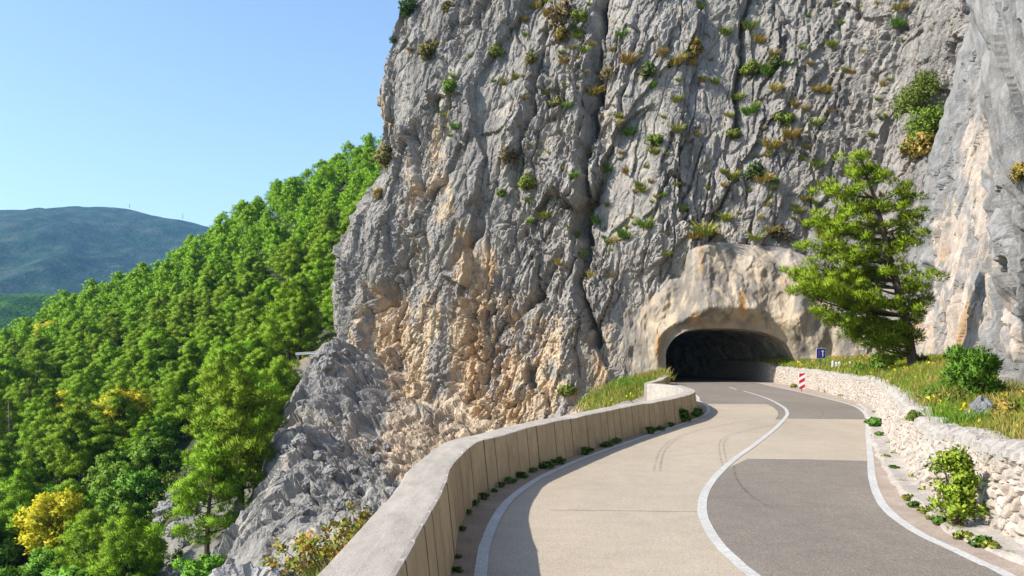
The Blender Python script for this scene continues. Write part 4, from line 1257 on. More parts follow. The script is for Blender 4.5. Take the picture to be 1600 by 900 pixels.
# low scrub under the trees, a mass nobody could count
gu = np.random.default_rng(55)
Cc = []
while len(Cc) < 1500:
    y = 58 + 95 * gu.random() ** 1.3; px = gu.uniform(-40, 560); x = (px - 800) / F * y
    z = ground_z(B_hl, x, y)
    if z is None: continue
    if blobs(np.array([x]), np.array([y]), [(-33.5, 84, 3.2, 4.5, 1.0), (-30, 113, 3, 2, .9)])[0] > 0.5: continue
    for k in range(2): Cc.append((x + gu.normal() * .7, y + gu.normal() * .7, z + 0.35 + gu.normal() * .2))
Cc = np.array(Cc)
V, Fc = leaf_cloud(Cc, 0.5 + 0.7 * gu.random(len(Cc)), 46, 0.17, 0.75, gu, 0.3)
tag(link('undergrowth', crown_mesh('undergrowth', V, Fc, [M_dryleaf], cols=tint(len(Fc), 4, [(0.13, 0.22, 0.02), (0.18, 0.26, 0.03), (0.10, 0.17, 0.02), (0.24, 0.24, 0.05)], gu))), 'low green scrub between the pines on the lower hillside', 'undergrowth', kind='stuff')

# ------------------------------------------------------------------ the big pine by the tunnel
def hero_pine():
    g = np.random.default_rng(77)
    Y0 = 42.0
    base = P(1430, 566, Y0); base[2] = (ground_z(B_bk, base[0], base[1]) or 2.3) - 0.1
    root = empty('pine_tree', tuple(base))
    tr = [P(1428, 560, Y0), P(1416, 505, Y0), P(1400, 440, Y0), P(1386, 385, Y0), P(1371, 325, Y0), P(1356, 280, Y0), P(1344, 240, Y0)]
    tr[0][2] = base[2]
    tc = catmull(np.array(tr), 6) - base
    mb = MB(); mb.tube(tc, list(np.linspace(0.27, 0.03, len(tc))), 10)
    L = arclen(tc)[-1]
    tips = [(1343, 236), (1326, 262), (1365, 262), (1303, 290), (1330, 296), (1385, 275), (1425, 290), (1275, 334), (1310, 325), (1350, 320), (1400, 318), (1440, 333), (1290, 352), (1335, 360), (1375, 350), (1420, 352), (1446, 370),
            (1246, 380), (1285, 385), (1320, 392), (1365, 392), (1405, 390), (1222, 424), (1250, 412), (1240, 440), (1275, 420), (1305, 425), (1340, 425), (1375, 425), (1412, 420), (1443, 428), (1233, 452), (1262, 455), (1258, 484), (1290, 462),
            (1320, 455), (1300, 500), (1335, 480), (1320, 517), (1352, 500), (1380, 470), (1362, 530), (1385, 512), (1448, 460), (1430, 450), (1438, 488), (1420, 480), (1395, 525), (1418, 515)]
    C, Rr = [], []
    for i, (x, y) in enumerate(tips):
        for rep in range(2):
            dx = g.normal() * 9; dy = g.normal() * 8
            lat = abs(x - np.interp(y, [240, 325, 440, 560], [1344, 1371, 1400, 1428])) / F * Y0
            dep = (g.random() - 0.5) * (1.8 + lat * 0.9) if rep else g.normal() * 0.4
            tx_ = np.interp(y, [240, 325, 440, 560], [1344, 1371, 1400, 1428]); x_ = tx_ + (x - tx_) * (0.8 if x > tx_ else 0.92)
            tip = P(x_ + dx * (rep > 0), y + dy * (rep > 0), Y0) - base; tip[1] += dep
            # where it leaves the trunk: lower than the tip
            hz_ = np.clip(tip[2] - 0.22 * lat - 0.3, 0.9, tc[-1, 2] - 0.4)
            k = np.argmin(np.abs(tc[:, 2] - hz_)); st = tc[k]
            mid = (st + tip) / 2 - np.array([0, 0, 0.10 * lat + 0.05])
            b = bezier(st, mid, tip, 7)
            r = 0.035 + 0.012 * lat
            mb.tube(b, list(np.linspace(r, 0.012, 7)), 5, cap=False)
            n = int(3 + lat * 1.6)
            for j in range(n):
                t = 1 - 0.6 * (j / n) ** 1.1
                q = (1 - t) ** 2 * st + 2 * t * (1 - t) * mid + t * t * tip
                q = q + g.normal(size=3) * np.array([0.28, 0.28, 0.12])
                C.append(q); Rr.append(0.22 + 0.24 * g.random())
    link('trunk', mb.mesh('trunk', [M_bark], True), root)
    C = np.array(C); Rr = np.array(Rr)
    V, Fc = needle_cloud(C, Rr, 130, 0.19, 0.024, 0.6, g, up=0.7)
    link('crown', crown_mesh('crown', V, Fc, [M_pine_hero]), root)
    tag(root, 'large leaning pine with layered bright green branches on the grassy bank by the tunnel mouth', 'tree')
hero_pine()

# ------------------------------------------------------------------ plants: tufts and bushes
def blades(n, h, spread, w_, g, lean=0.5):
    a = g.random(n) * 6.28; r = spread * 0.35 * np.sqrt(g.random(n))
    p = np.column_stack([np.cos(a) * r, np.sin(a) * r, np.zeros(n)])
    b2 = a + g.normal(size=n) * 0.7; H = h * (0.55 + 0.6 * g.random(n)); ln = lean * (0.3 + g.random(n)) * spread
    tip = p + np.column_stack([np.cos(b2) * ln, np.sin(b2) * ln, H]); mid = p + np.column_stack([np.cos(b2) * ln * .3, np.sin(b2) * ln * .3, H * .6])
    sd = np.column_stack([-np.sin(b2 + g.normal(size=n)), np.cos(b2), np.zeros(n)]) * w_
    V = np.stack([p - sd, p + sd, mid + sd * .8, tip, mid - sd * .8], 1)
    V = V.reshape(-1, 3); k = np.arange(n) * 5
    Fc = np.concatenate([np.column_stack([k, k + 1, k + 2]), np.column_stack([k, k + 2, k + 4]), np.column_stack([k + 4, k + 2, k + 3])])
    return V, Fc
GREENS = [(0.13, 0.25, 0.02), (0.18, 0.27, 0.03), (0.10, 0.20, 0.02)]
YELS = [(0.36, 0.33, 0.06), (0.30, 0.30, 0.05), (0.42, 0.36, 0.10)]
RUST = [(0.38, 0.19, 0.05), (0.34, 0.24, 0.07), (0.30, 0.27, 0.05)]
def tuft_mesh(seed, cols, n=120, h=1.0, spread=1.0, w_=0.03, lean=0.5):
    g = np.random.default_rng(seed); V, Fc = blades(n, h, spread, w_, g, lean)
    return mesh_np('tuft', V, Fc, [M_grass], cols=tint(n, 5, cols, g))
def bush_mesh(seed, cols, n=40, m=36, sz=0.11, flat=0.8):
    g = np.random.default_rng(seed)
    C = rdir(n, g, 0.5) * (0.25 + 0.5 * g.random((n, 1))); C[:, 2] = C[:, 2] * flat + 0.45
    V, Fc = leaf_cloud(C, np.full(n, 0.3) * (0.7 + 0.6 * g.random(n)), m, sz, 0.9, g)
    return crown_mesh('foliage', V, Fc, [M_dryleaf], cols=tint(len(Fc), 4, cols, g))
def stems_mesh(seed, n=9):
    g = np.random.default_rng(seed); mb = MB()
    for i in range(n):
        a = g.random() * 6.28; r = 0.3 + 0.35 * g.random()
        mb.tube([(0, 0, -0.15), (math.cos(a) * r * .4, math.sin(a) * r * .4, 0.35), (math.cos(a) * r, math.sin(a) * r, 0.8)], [0.03, 0.02, 0.008], 4, cap=False)
    return mb.mesh('stems', [M_bark])
T_green = [tuft_mesh(1, GREENS + YELS[:1]), tuft_mesh(2, GREENS)]
T_yel = [tuft_mesh(3, YELS + GREENS[:1]), tuft_mesh(4, YELS + RUST[:1])]
T_rust = [tuft_mesh(5, RUST + YELS[:1]), tuft_mesh(6, RUST)]
B_green = [bush_mesh(7, [(0.12, 0.22, 0.02), (0.17, 0.27, 0.03)]), bush_mesh(8, [(0.16, 0.22, 0.03), (0.22, 0.25, 0.04)])]
B_dark = [bush_mesh(9, [(0.05, 0.10, 0.025), (0.07, 0.13, 0.03)]), bush_mesh(10, [(0.08, 0.12, 0.03), (0.12, 0.14, 0.04)])]
B_olive = [bush_mesh(33, [(0.20, 0.19, 0.05), (0.16, 0.18, 0.04), (0.25, 0.2, 0.07)]), bush_mesh(34, [(0.24, 0.17, 0.08), (0.2, 0.16, 0.08)], 26, 22)]
B_air = [bush_mesh(41, [(0.16, 0.22, 0.03), (0.22, 0.26, 0.05), (0.12, 0.2, 0.03)], 70, 60, 0.045, 1.0), bush_mesh(42, [(0.14, 0.24, 0.02), (0.19, 0.28, 0.03)], 90, 60, 0.045, 0.9)]
B_rust = [bush_mesh(35, [(0.33, 0.20, 0.05), (0.20, 0.22, 0.04), (0.4, 0.26, 0.05)])]
S_m = [stems_mesh(50), stems_mesh(51)]

def bush_at(loc, size, mesh, label, cat='bush', group=None, name='bush', sq=(1, 1, 1), rz=None, tilt=(0, 0)):
    r = empty(name, tuple(loc)); r.scale = (size * sq[0], size * sq[1], size * sq[2]); r.rotation_euler = (tilt[0], tilt[1], random.random() * 6.28 if rz is None else rz)
    link('foliage', mesh, r); link('stems', S_m[random.randrange(2)], r)
    return tag(r, label, cat, group)

CL = [B_cl, B_nr]
# named bushes on the rock: (px, py, width px, mesh, label)
cb = [(640, 8, 34, B_dark[0], 'dark green bush on the top left edge of the cliff'),
      (668, 76, 34, B_olive[0], 'olive green bush clinging near the left edge of the upper cliff'),
      (704, 132, 28, B_green[0], 'bright green bush on the rock below the olive one by the cliff edge'),
      (613, 60, 12, B_dark[1], 'tiny dark bush jutting from the left outline of the cliff into the sky'),
      (602, 243, 46, B_olive[0], 'wide olive bush on the left shoulder of the cliff where the forest meets it'),
      (1015, 107, 32, B_dark[1], 'round dark green bush alone on the upper cliff above the tunnel'),
      (1081, 72, 40, B_rust[0], 'round bush with rusty orange underside on the upper cliff'),
      (1172, 106, 34, B_green[1], 'green bush beside the deep vertical crack of the upper cliff'),
      (1210, 95, 28, B_dark[1], 'grey green bush casting a shadow right of the cracked rock'),
      (880, 18, 52, B_olive[1], 'brownish thin bush on the ledge at the top of the cliff'),
      (908, 25, 30, B_green[1], 'green and yellow bush at the right end of the top ledge'),
      (775, 80, 30, B_green[1], 'low yellow green bush on the upper left cliff face'),
      (824, 282, 34, B_green[1], 'bushy green shrub in the middle of the cliff left of the main crack'),
      (784, 300, 16, B_green[0], 'small vivid green bush on the mid cliff beside a shallow groove'),
      (1026, 217, 30, B_green[1], 'upright green bush on the rock above the tunnel'),
      (1228, 184, 36, B_green[1], 'yellow green bush on a ledge right of the deep crack'),
      (1180, 265, 36, B_dark[0], 'flat dark green mat of bush on the rock above the tunnel'),
      (1147, 208, 26, B_green[1], 'green bush at the lower end of the deep vertical crack'),
      (1216, 362, 38, B_olive[1], 'leafless looking brown bush on the rock above the tunnel collar'),
      (830, 90, 24, B_olive[0], 'olive bush in the groove of the upper left cliff'),
      (795, 240, 34, B_olive[1], 'dry brown bush on the mid left cliff'),
      (877, 50, 26, B_rust[0], 'rusty yellow bush under the top ledge of the cliff'),
      (886, 608, 30, B_green[1], 'small green bush at the foot of the cliff above the parapet'),
      (617, 690, 26, B_green[0], 'green bush growing where the cliff meets the rocky slope'),
      (1425, 165, 46, B_air[0], 'airy green shrub high in the corner between the two cliffs'),
      (1446, 140, 46, B_air[0], 'tall green shrub at the top of the corner between the two cliffs'),
      (1452, 195, 50, B_air[1], 'dense bright green shrub low in the corner between the two cliffs'),
      (1436, 225, 40, B_rust[0], 'rust tinged shrub below the green ones in the cliff corner'),
      (1596, 265, 34, B_rust[0], 'rusty tuft of bush hanging on the rock at the right edge of the photo'),
      (950, 112, 30, B_olive[1], 'sparse grey green bush left of the main crack'),
      (870, 160, 28, B_olive[0], 'yellowish bush in a hollow between slabs of the upper cliff'),
      (592, 300, 20, B_rust[0], 'dry bush on the sloping left edge of the cliff'),
      (700, 10, 22, B_olive[0], 'small olive bush at the very top of the cliff left of the ledge')]
for px, py, wpx, mesh, lb in cb:
    h = cast(px, py + wpx * 0.2, CL)
    tries = 0
    while h is None and tries < 12:
        tries += 1; h = cast(px + tries * 3, py + wpx * 0.2, CL)
    if h is None: continue
    size = wpx / F * h[0].y * (0.9 if 1420 < px < 1460 else 0.62)
    bush_at(h[0] + h[1] * (-0.1 if h[1].y > 0 else 0.05) * size - Vector((0, 0, size * 0.35)), size, mesh, lb, sq=(1, 1, 1.0))

# small grass tufts scattered over the grey rock
g = np.random.default_rng(91)
tufts = []
dens = [(700, 100, 70, 90), (840, 150, 120, 120), (1000, 220, 120, 140), (1000, 330, 100, 70), (1250, 200, 110, 120), (1130, 350, 70, 30), (1200, 230, 80, 60), (1350, 60, 90, 60), (1300, 340, 60, 40), (880, 60, 60, 60), (950, 380, 60, 40), (1100, 60, 80, 60)]
nt_ = 0
while nt_ < 250:
    cxx, cyy, rx, ry = dens[g.integers(0, len(dens))]
    px = cxx + g.normal() * rx; py = cyy + g.normal() * ry
    if not (605 < px < 1430 and 0 < py < 470): continue
    if 960 < px < 1400 and py > 372: continue
    if px < 800 and py > 330: continue
    h = cast(px, py, [B_cl])
    if h is None: continue
    n = h[1]
    if n.y > 0: n = -n
    # ledges hold the plants: prefer upward facing rock
    if n.z < 0.12 and g.random() < 0.75: continue
    k = g.random()
    yl = sm(0, 1, np.array([g.random()]))[0]
    fam, fn = ((T_green, 'green'), (T_yel, 'yellowish'), (T_rust, 'rust brown'))[0 if k < 0.34 else (1 if k < 0.8 else 2)]
    size = float(g.choice([0.35, 0.5, 0.7, 1.0], p=[0.38, 0.34, 0.2, 0.08])) * g.uniform(1.1, 1.6)
    o = link('grass_tuft', fam[int(g.integers(0, 2))])
    o.location = h[0] - Vector((0, 0, 0.05)) + n * 0.02
    o.rotation_euler = (g.uniform(0.3, 0.7), 0, g.uniform(-0.6, 0.6)); o.scale = (size * 1.3, size * 1.1, size * 0.7)
    tag(o, '%s grass tuft rooted in a crack of the grey cliff face' % fn, 'grass tuft', 'grass tufts scattered over the cliff')
    nt_ += 1

# moss-like bigger clumps over the portal
for (px, py, s, fam, lb) in [(1100, 366, 1.6, T_yel[0], 'thick yellow green grass clump right above the tunnel collar'), (1085, 372, 1.1, T_yel[1], 'yellow grass clump at the left of the collar top'), (1180, 375, 1.0, T_yel[0], 'grass clump over the middle of the tunnel collar'),
                             (1040, 400, 0.9, T_yel[0], 'small yellow grass clump beside the left shoulder of the collar'), (1290, 372, 1.4, T_rust[0], 'tawny grass clump behind the pine above the collar'), (1235, 215, 1.3, T_rust[0], 'rusty grass spread on a ledge of the mid right cliff'),
                             (1205, 230, 1.2, T_yel[1], 'yellow grass on the ledge left of the rusty one'), (930, 325, 1.1, T_rust[1], 'rusty grass cushion beside the main crack')]:
    h = cast(px, py, [B_cl])
    if h is None: continue
    o = link('grass_tuft', fam); o.location = h[0]; o.rotation_euler = (0.4, 0, 0); o.scale = (s * 1.6, s * 1.2, s * 0.8)
    tag(o, lb, 'grass tuft')

# ------------------------------------------------------------------ grass on the verge bank (too many blades to count)
def field(V, wgt, n, g, h0, w0, colfun, name, label, flowers=0):
    wgt = wgt / wgt.sum(); idx = g.choice(len(V), n, p=wgt)
    p = V[idx] + g.normal(size=(n, 3)) * np.array([0.09, 0.09, 0.0]) * (V[idx, 1:2] / 15).clip(0.5, 3)
    Yd = V[idx, 1].clip(6, 90)
    patch = fbm(p * np.array([0.9, 0.9, 0]), 3, 71)
    H = h0 * (0.45 + 0.8 * g.random(n)) * (1 + 0.5 * patch) * (1 + Yd * 0.004)
    a = g.random(n) * 6.28; ln = H * (0.25 + 0.6 * g.random(n))
    w_ = w0 * (0.5 + Yd / 22)
    sd = np.column_stack([np.cos(a * 3.1), np.sin(a * 3.1), np.zeros(n)]) * w_[:, None]
    d = np.column_stack([np.cos(a) * ln, np.sin(a) * ln, H])
    mid = p + d * np.array([0.35, 0.35, 0.62]); tip = p + d
    VV = np.stack([p - sd, p + sd, mid + sd * .8, tip, mid - sd * .8], 1).reshape(-1, 3); k = np.arange(n) * 5
    Fc = np.concatenate([np.column_stack([k, k + 1, k + 2]), np.column_stack([k, k + 2, k + 4]), np.column_stack([k + 4, k + 2, k + 3])])
    c = np.repeat(colfun(p, patch, g), 5, 0)
    if flowers:
        fi = g.choice(len(V), flowers, p=wgt); fp = V[fi] + g.normal(size=(flowers, 3)) * np.array([.3, .3, 0]); fp[:, 2] += h0 * (0.7 + 0.5 * g.random(flowers))
        keep = fbm(fp * np.array([0.5, 0.5, 0]), 2, 72) > 0.05; fp = fp[keep]; m = len(fp)
        s_ = (0.02 * (0.6 + fp[:, 1] / 18))[:, None]
        FV = np.stack([fp + g.normal(size=(m, 3)) * s_ for _ in range(3)], 1).reshape(-1, 3)
        Fc = np.concatenate([Fc, np.arange(m * 3).reshape(-1, 3) + len(VV)]); VV = np.concatenate([VV, FV]); c = np.concatenate([c, np.tile([0.85, 0.62, 0.02], (m * 3, 1))])
    return tag(link(name, mesh_np(name, VV, Fc, [M_grass], cols=c)), label, 'grass', kind='stuff')
def bank_col(p, patch, g):
    n = len(p); t = fbm(p * np.array([0.55, 0.55, 0]), 3, 73) + g.normal(size=n) * 0.3
    c = np.tile(np.array([0.24, 0.27, 0.035]), (n, 1))
    c = lerp(c, np.tile(np.array([0.14, 0.26, 0.02]), (n, 1)), sm(0.1, 0.7, t)); c = lerp(c, np.tile(np.array([0.40, 0.29, 0.09]), (n, 1)), sm(0.1, 0.7, -t))
    return c * (0.75 + 0.5 * g.random((n, 1)))
wg = (sm(0.0, 0.05, bT) * (1 / np.clip(bV[:, 1], 8, 80) ** 0.7) * (bV[:, 1] > 7))
field(bV, wg, 95000, np.random.default_rng(3), 0.25, 0.007, bank_col, 'grass', 'long yellow green and tawny grass with yellow flowers on the bank above the stone wall', flowers=2600)
gx = np.maximum(blobs(aV[:, 0], aV[:, 1], [(9.5, 63, 4, 10, 1.0), (12, 73, 3, 6, 1.0)]), blobs(aV[:, 0], aV[:, 1], [(-3.3, 15, 2.0, 8, 1.0)]) )
pk = np.where(gx > 0.35, gx, 0) * (aV[:, 1] > 8) * np.where(aV[:, 1] < 30, 2.0, 1.0)
pk[~np.isin(np.arange(len(aV)), aF)] = 0
field(aV, pk, 26000, np.random.default_rng(4), 0.34, 0.008, bank_col, 'grass', 'tawny and green grass on the slope just outside the parapet', flowers=300)

# ------------------------------------------------------------------ weeds at the parapet foot and along the wall
def weed(x, y, s, fam, lb, grp, z=0.0, nm='weed'):
    o = link(nm, fam); o.location = (x, y, z); o.rotation_euler = (0, 0, random.random() * 6.28); o.scale = (s, s, s * 0.8)
    return tag(o, lb, 'weed', grp)
W_g = [bush_mesh(61, [(0.07, 0.15, 0.02), (0.10, 0.20, 0.02)], 14, 26, 0.22, 0.6), bush_mesh(62, [(0.09, 0.18, 0.02)], 12, 24, 0.2, 0.5)]
W_y = [bush_mesh(63, [(0.20, 0.26, 0.03), (0.36, 0.32, 0.05), (0.14, 0.22, 0.02)], 14, 24, 0.18, 0.6), tuft_mesh(64, YELS + GREENS, 90, 0.9, 1.0, 0.035, 0.7)]
for i, (zx, zy, s) in enumerate([(735, 527, .17), (770, 512, .26), (820, 490, .24), (875, 467, .22), (925, 450, .3), (975, 432, .34), (1085, 392, .34), (1110, 383, .25), (1175, 362, .3), (1222, 347, .34), (1355, 306, .4), (1400, 295, .35), (1485, 258, .95), (1543, 240, .5), (1556, 232, .6),
                                 (632, 603, .2), (662, 577, .2), (600, 640, .17), (572, 708, .12), (556, 822, .10), (550, 880, .12), (705, 548, .14), (1440, 278, .3)]):
    q = G(500 + zx / 2.647 + 2, 560 + zy / 2.647 + 2)
    big = (i == 12)
    weed(q[0] + 0.03, q[1], s * 0.62, W_g[i % 2], 'knee high dark bush at the far bend of the parapet foot' if big else 'low green weed growing from the gravel at the foot of the parapet', None if big else 'weeds along the parapet foot')
wl = [(400, 352, .55), (412, 345, .45), (425, 300, .3), (390, 250, .35), (440, 470, .22), (452, 420, .3), (462, 512, .2), (492, 560, .2), (515, 620, .18), (545, 648, .17), (575, 670, .2), (600, 692, .18), (640, 712, .2), (685, 742, .22), (730, 768, .22), (790, 792, .22), (832, 806, .2), (905, 832, .16), (480, 458, .25),
      (537, 503, .28), (592, 600, .25), (632, 660, .22), (545, 548, .22), (655, 690, .2), (700, 712, .25), (215, 222, .5), (98, 205, .6), (295, 243, .5), (272, 240, .35), (395, 300, .3), (415, 385, .25), (760, 780, .2), (810, 800, .15)]
for i, (zx, zy, s) in enumerate(wl):
    q = G(1200 + zx / 2.3675, 520 + zy / 2.3675)
    weed(q[0], q[1], s * 0.75, W_y[i % 2] if i % 3 else W_g[0], 'scrappy green and yellow weed on the gravel strip along the stone wall', 'weeds along the stone wall', 0.0)

# ------------------------------------------------------------------ shrubs near the road
def leafy(name, loc, blobsC, rad, n, sz, cols, label, cat='shrub', stems=None, flat=1.0, seed=1, kind='leaf'):
    g = np.random.default_rng(seed); r = empty(name, tuple(loc))
    C = np.array(blobsC, float); Rr = np.array(rad, float)
    V, Fc = leaf_cloud(C, Rr, n, sz, flat, g, 0.25) if kind == 'leaf' else needle_cloud(C, Rr, n, sz, sz * 0.16, flat, g, 0.6, 0.1)
    link('foliage', crown_mesh('foliage', V, Fc, [M_dryleaf], cols=tint(len(Fc), Fc.shape[1], cols, g)), r)
    mb = MB()
    for c in C[:: max(1, len(C) // 16)]:
        mb.tube([(c[0] * .1, c[1] * .1, -0.1), (c[0] * .5, c[1] * .5, c[2] * .45), tuple(c)], [0.022, 0.014, 0.006], 5, cap=False)
    link('stems', mb.mesh('stems', [M_bark]), r)
    return tag(r, label, cat)
g = np.random.default_rng(17)
# broad-leaved shrub against the wall
wq = G(1512, 833); zt = 1.12
bc = [(g.normal() * 0.12, g.normal() * 0.06 + (0.0), 0.08 + (zt - 0.16) * t + g.normal() * 0.05) for t in np.linspace(0.2, 1, 46)]
leafy('shrub', (wq[0] - 0.06, wq[1] + 0.12, 0.0), bc, [0.15] * len(bc), 90, 0.034, [(0.28, 0.38, 0.03), (0.18, 0.31, 0.02), (0.38, 0.44, 0.04)], 'bright green broad leaved shrub growing against the dry stone wall', seed=5)
# evergreen bush by the near rock
q = P(1528, 615, 19.5); zb = ground_z(B_bk, q[0], q[1]) or 1.4
bc = []
for i in range(46):
    a = g.random() * 6.28; t = g.random() ** 0.7; sp = np.interp(t, [0, .5, 1], [.5, .75, .35])
    bc.append((math.cos(a) * sp * g.random() ** .5 - 0.25 * t, math.sin(a) * sp * 0.8, 0.15 + 1.05 * t))
leafy('bush', (q[0], q[1], zb - 0.05), bc, [0.17] * 46, 130, 0.11, [(0.12, 0.25, 0.02), (0.15, 0.30, 0.02), (0.09, 0.2, 0.02)], 'dense bright evergreen bush on the bank at the foot of the near cliff', 'bush', seed=6, kind='needle')
# undergrowth in front of the boulder and round the pine's foot
for i, (px, py, Y, s, m, lb) in enumerate([(1460, 640, 20, .4, B_green[0], 'round green bush on the bank above the bend of the wall'), (1490, 632, 19, .35, B_green[1], 'small green bush left of the pointed boulder'),
                                           (1440, 545, 43, .7, B_dark[0], 'dark bush right behind the foot of the big pine'), (1380, 552, 46, .9, B_green[0], 'low green bush left of the foot of the big pine'), (1575, 655, 15, .4, B_rust[0], 'rusty dry bush on the bank at the right edge'),
                                           (1560, 672, 13.5, .28, B_green[0], 'small green bush right of the pointed boulder near the wall top'), (1430, 655, 17.5, .22, B_green[1], 'little green bush overhanging the wall top at its bend'), (1345, 575, 48, .6, B_green[0], 'green bush on the bank above the far wall')]):
    q = P(px, py, Y); zb = ground_z(B_bk, q[0], q[1])
    if zb is None: zb = q[2]
    bush_at((q[0], q[1], zb - 0.05), s, m, lb)
# rusty shrub outside the parapet, lower centre
g = np.random.default_rng(19)
for (px, py, Y, sx, h_, n, lb) in [(520, 860, 15.5, 0.85, 1.0, 40, 'sprawling shrub with orange and green leaves just outside the near parapet'), (478, 890, 17, 0.6, 0.8, 26, 'rusty brown shrub at the bottom edge left of the parapet'), (565, 815, 18, 0.5, 0.9, 22, 'thin green and orange shrub rising beside the parapet top')]:
    q = P(px, py, Y); zb = ground_z(B_ap, q[0], q[1]) or (q[2] - 0.5)
    top = q[2] - zb + h_ * 0.35
    bc = [(g.normal() * sx * 0.55, g.normal() * sx * 0.5, max(0.1, top * (0.35 + 0.65 * g.random()))) for _ in range(n)]
    leafy('shrub', (q[0], q[1], zb), bc, [0.2] * n, 34, 0.055, [(0.36, 0.26, 0.03), (0.26, 0.27, 0.03), (0.18, 0.25, 0.03), (0.42, 0.22, 0.04)], lb, seed=int(px))

# ------------------------------------------------------------------ boulders
def rock_mesh(seed, cols=((0.33, 0.31, 0.29),), sub=4, point=0.0):
    import bmesh
    bm = bmesh.new(); bmesh.ops.create_icosphere(bm, subdivisions=sub, radius=1.0)
    V = np.array([v.co[:] for v in bm.verts]); Fc = np.array([[v.index for v in f.verts] for f in bm.faces]); bm.free()
    q = V * 1.1 + seed * 7.3
    f, e, t, r = voro(q * 1.0, seed); f2, e2, t2, r2 = voro(q * 2.6, seed + 3)
    d = 1 + 0.26 * t + 0.07 * t2 + 0.2 * fbm(q * 0.8, 3, seed + 5) + 0.04 * fbm(q * 5, 3, seed)
    V = V * d[:, None]; V[:, 2] *= 0.8
    if point: V[:, 0] *= 1 - 0.55 * sm(0, 1, V[:, 2]); V[:, 1] *= 1 - 0.55 * sm(0, 1, V[:, 2]); V[:, 2] *= 1.5; V[:, 0] += V[:, 2] * 0.2
    c = np.tile(np.array(cols[0]), (len(V), 1)) * (0.9 + 0.2 * r2[:, None])
    return mesh_np('boulder', V, Fc, [M_rock], cols=c)
RK = [rock_mesh(i) for i in range(1, 6)]
def rock(x, y, z, s, m, lb, grp=None, sq=(1, 1, 1)):
    o = link('boulder', m); o.location = (x, y, z); o.scale = (s * sq[0], s * sq[1], s * sq[2]); o.rotation_euler = (random.uniform(-.4, .4), random.uniform(-.4, .4), random.random() * 6)
    return tag(o, lb, 'boulder', grp)
q = P(1530, 628, 16.5); zb = ground_z(B_bk, q[0], q[1]) or 1.3
o = rock(q[0], q[1], zb + 0.18, 0.27, rock_mesh(9, ((0.36, 0.36, 0.37),), 4, 1.0), 'pointed grey boulder in the grass above the dry stone wall'); o.rotation_euler = (0, 0.1, 0.6)
q = P(392, 912, 34); o = rock(q[0], q[1], q[2] - 0.6, 1.9, rock_mesh(12, ((0.36, 0.345, 0.33),), 5), 'large flat grey boulder at the bottom edge below the rocky spur', sq=(1.1, 1.0, .8)); o.rotation_euler = (0.1, 0.1, 0.4)
for i, (px, py, spx) in enumerate([(470, 690, 12), (450, 705, 10), (500, 715, 9), (530, 700, 8), (515, 740, 12), (480, 760, 9), (550, 735, 9), (560, 765, 11), (535, 790, 13), (520, 810, 8), (575, 745, 7), (590, 720, 8), (470, 800, 10), (440, 745, 9), (500, 560, 9), (520, 555, 8), (540, 552, 7), (510, 570, 12), (535, 580, 7), (430, 790, 8), (590, 690, 6), (605, 700, 7), (575, 700, 8)]):
    h = cast(px, py, [B_ap])
    if h is None: continue
    s = spx / F * h[0].y
    rock(h[0].x, h[0].y, h[0].z + s * 0.2, s, RK[i % 5], 'loose grey boulder resting on the rocky slope below the cliff', 'loose boulders on the rocky slope')
for i, (px, py, spx) in enumerate([(240, 790, 14), (262, 800, 18), (290, 785, 12), (300, 810, 20), (275, 830, 14), (315, 835, 12), (330, 790, 16), (318, 770, 10), (250, 820, 12), (290, 850, 12), (345, 815, 10), (270, 775, 9), (400, 640, 9), (415, 632, 8), (390, 655, 9)]):
    h = cast(px, py, [B_hl])
    if h is None: continue
    s = spx / F * h[0].y
    rock(h[0].x, h[0].y, h[0].z + s * 0.25, s, RK[(i + 2) % 5], 'pale grey boulder of the outcrop showing between the pines' if i < 12 else 'grey boulder between the pines and the spur', 'boulders showing between the pines')

# ------------------------------------------------------------------ signs, guardrail, masts
def face_box(mb, cx, cz, w_, h_, y, d, m): mb.box((cx, y, cz), (w_, d, h_), m)
def flat_poly(name, pts, y, d, m, parent):
    n = len(pts); v = [(x, y, z) for x, z in pts] + [(x, y + d, z) for x, z in pts]
    f = [tuple(range(n)), tuple(range(2 * n - 1, n - 1, -1))] + [((i + 1) % n, i, n + i, n + (i + 1) % n) for i in range(n)]
    me = bpy.data.meshes.new(name); me.from_pydata(v, [], f); me.materials.append(m); me.update()
    import bmesh
    bm = bmesh.new(); bm.from_mesh(me); bmesh.ops.recalc_face_normals(bm, faces=bm.faces); bm.to_mesh(me); bm.free()
    return link(name, me, parent)
def arrow(name, cx, z0, z1, w_, hw, hh, y, m, parent, up=True):
    s = 1 if up else -1; a, b = (z0, z1) if up else (z1, z0)
    pts = [(cx - w_, a), (cx + w_, a), (cx + w_, b - s * hh), (cx + hw, b - s * hh * 1.0), (cx, b), (cx - hw, b - s * hh), (cx - w_, b - s * hh)]
    return flat_poly(name, pts, y, 0.004, m, parent)
Ys = 58.0
sp_ = P(1282.5, 552, Ys); zb = ground_z(B_bk, sp_[0], sp_[1]) or 2.0
sgn = empty('road_sign', (sp_[0], sp_[1], zb), R(10))
cz = sp_[2] - zb
mb = MB(); mb.tube([(0, 0.05, -0.4), (0, 0.05, cz + 0.3)], [0.035, 0.035], 10); link('pole', mb.mesh('pole', [M_metal], True), sgn)
mb = MB(); mb.box((0, 0.0, cz), (0.74, 0.03, 0.74), 0); link('panel_border', mb.mesh('panel_border', [M_signwhite]), sgn)
mb = MB(); mb.box((0, -0.018, cz), (0.69, 0.012, 0.69), 0); link('panel', mb.mesh('panel', [M_blue]), sgn)
arrow('white_arrow', 0.14, cz - 0.25, cz + 0.25, 0.035, 0.13, 0.14, -0.030, M_signwhite, sgn, True)
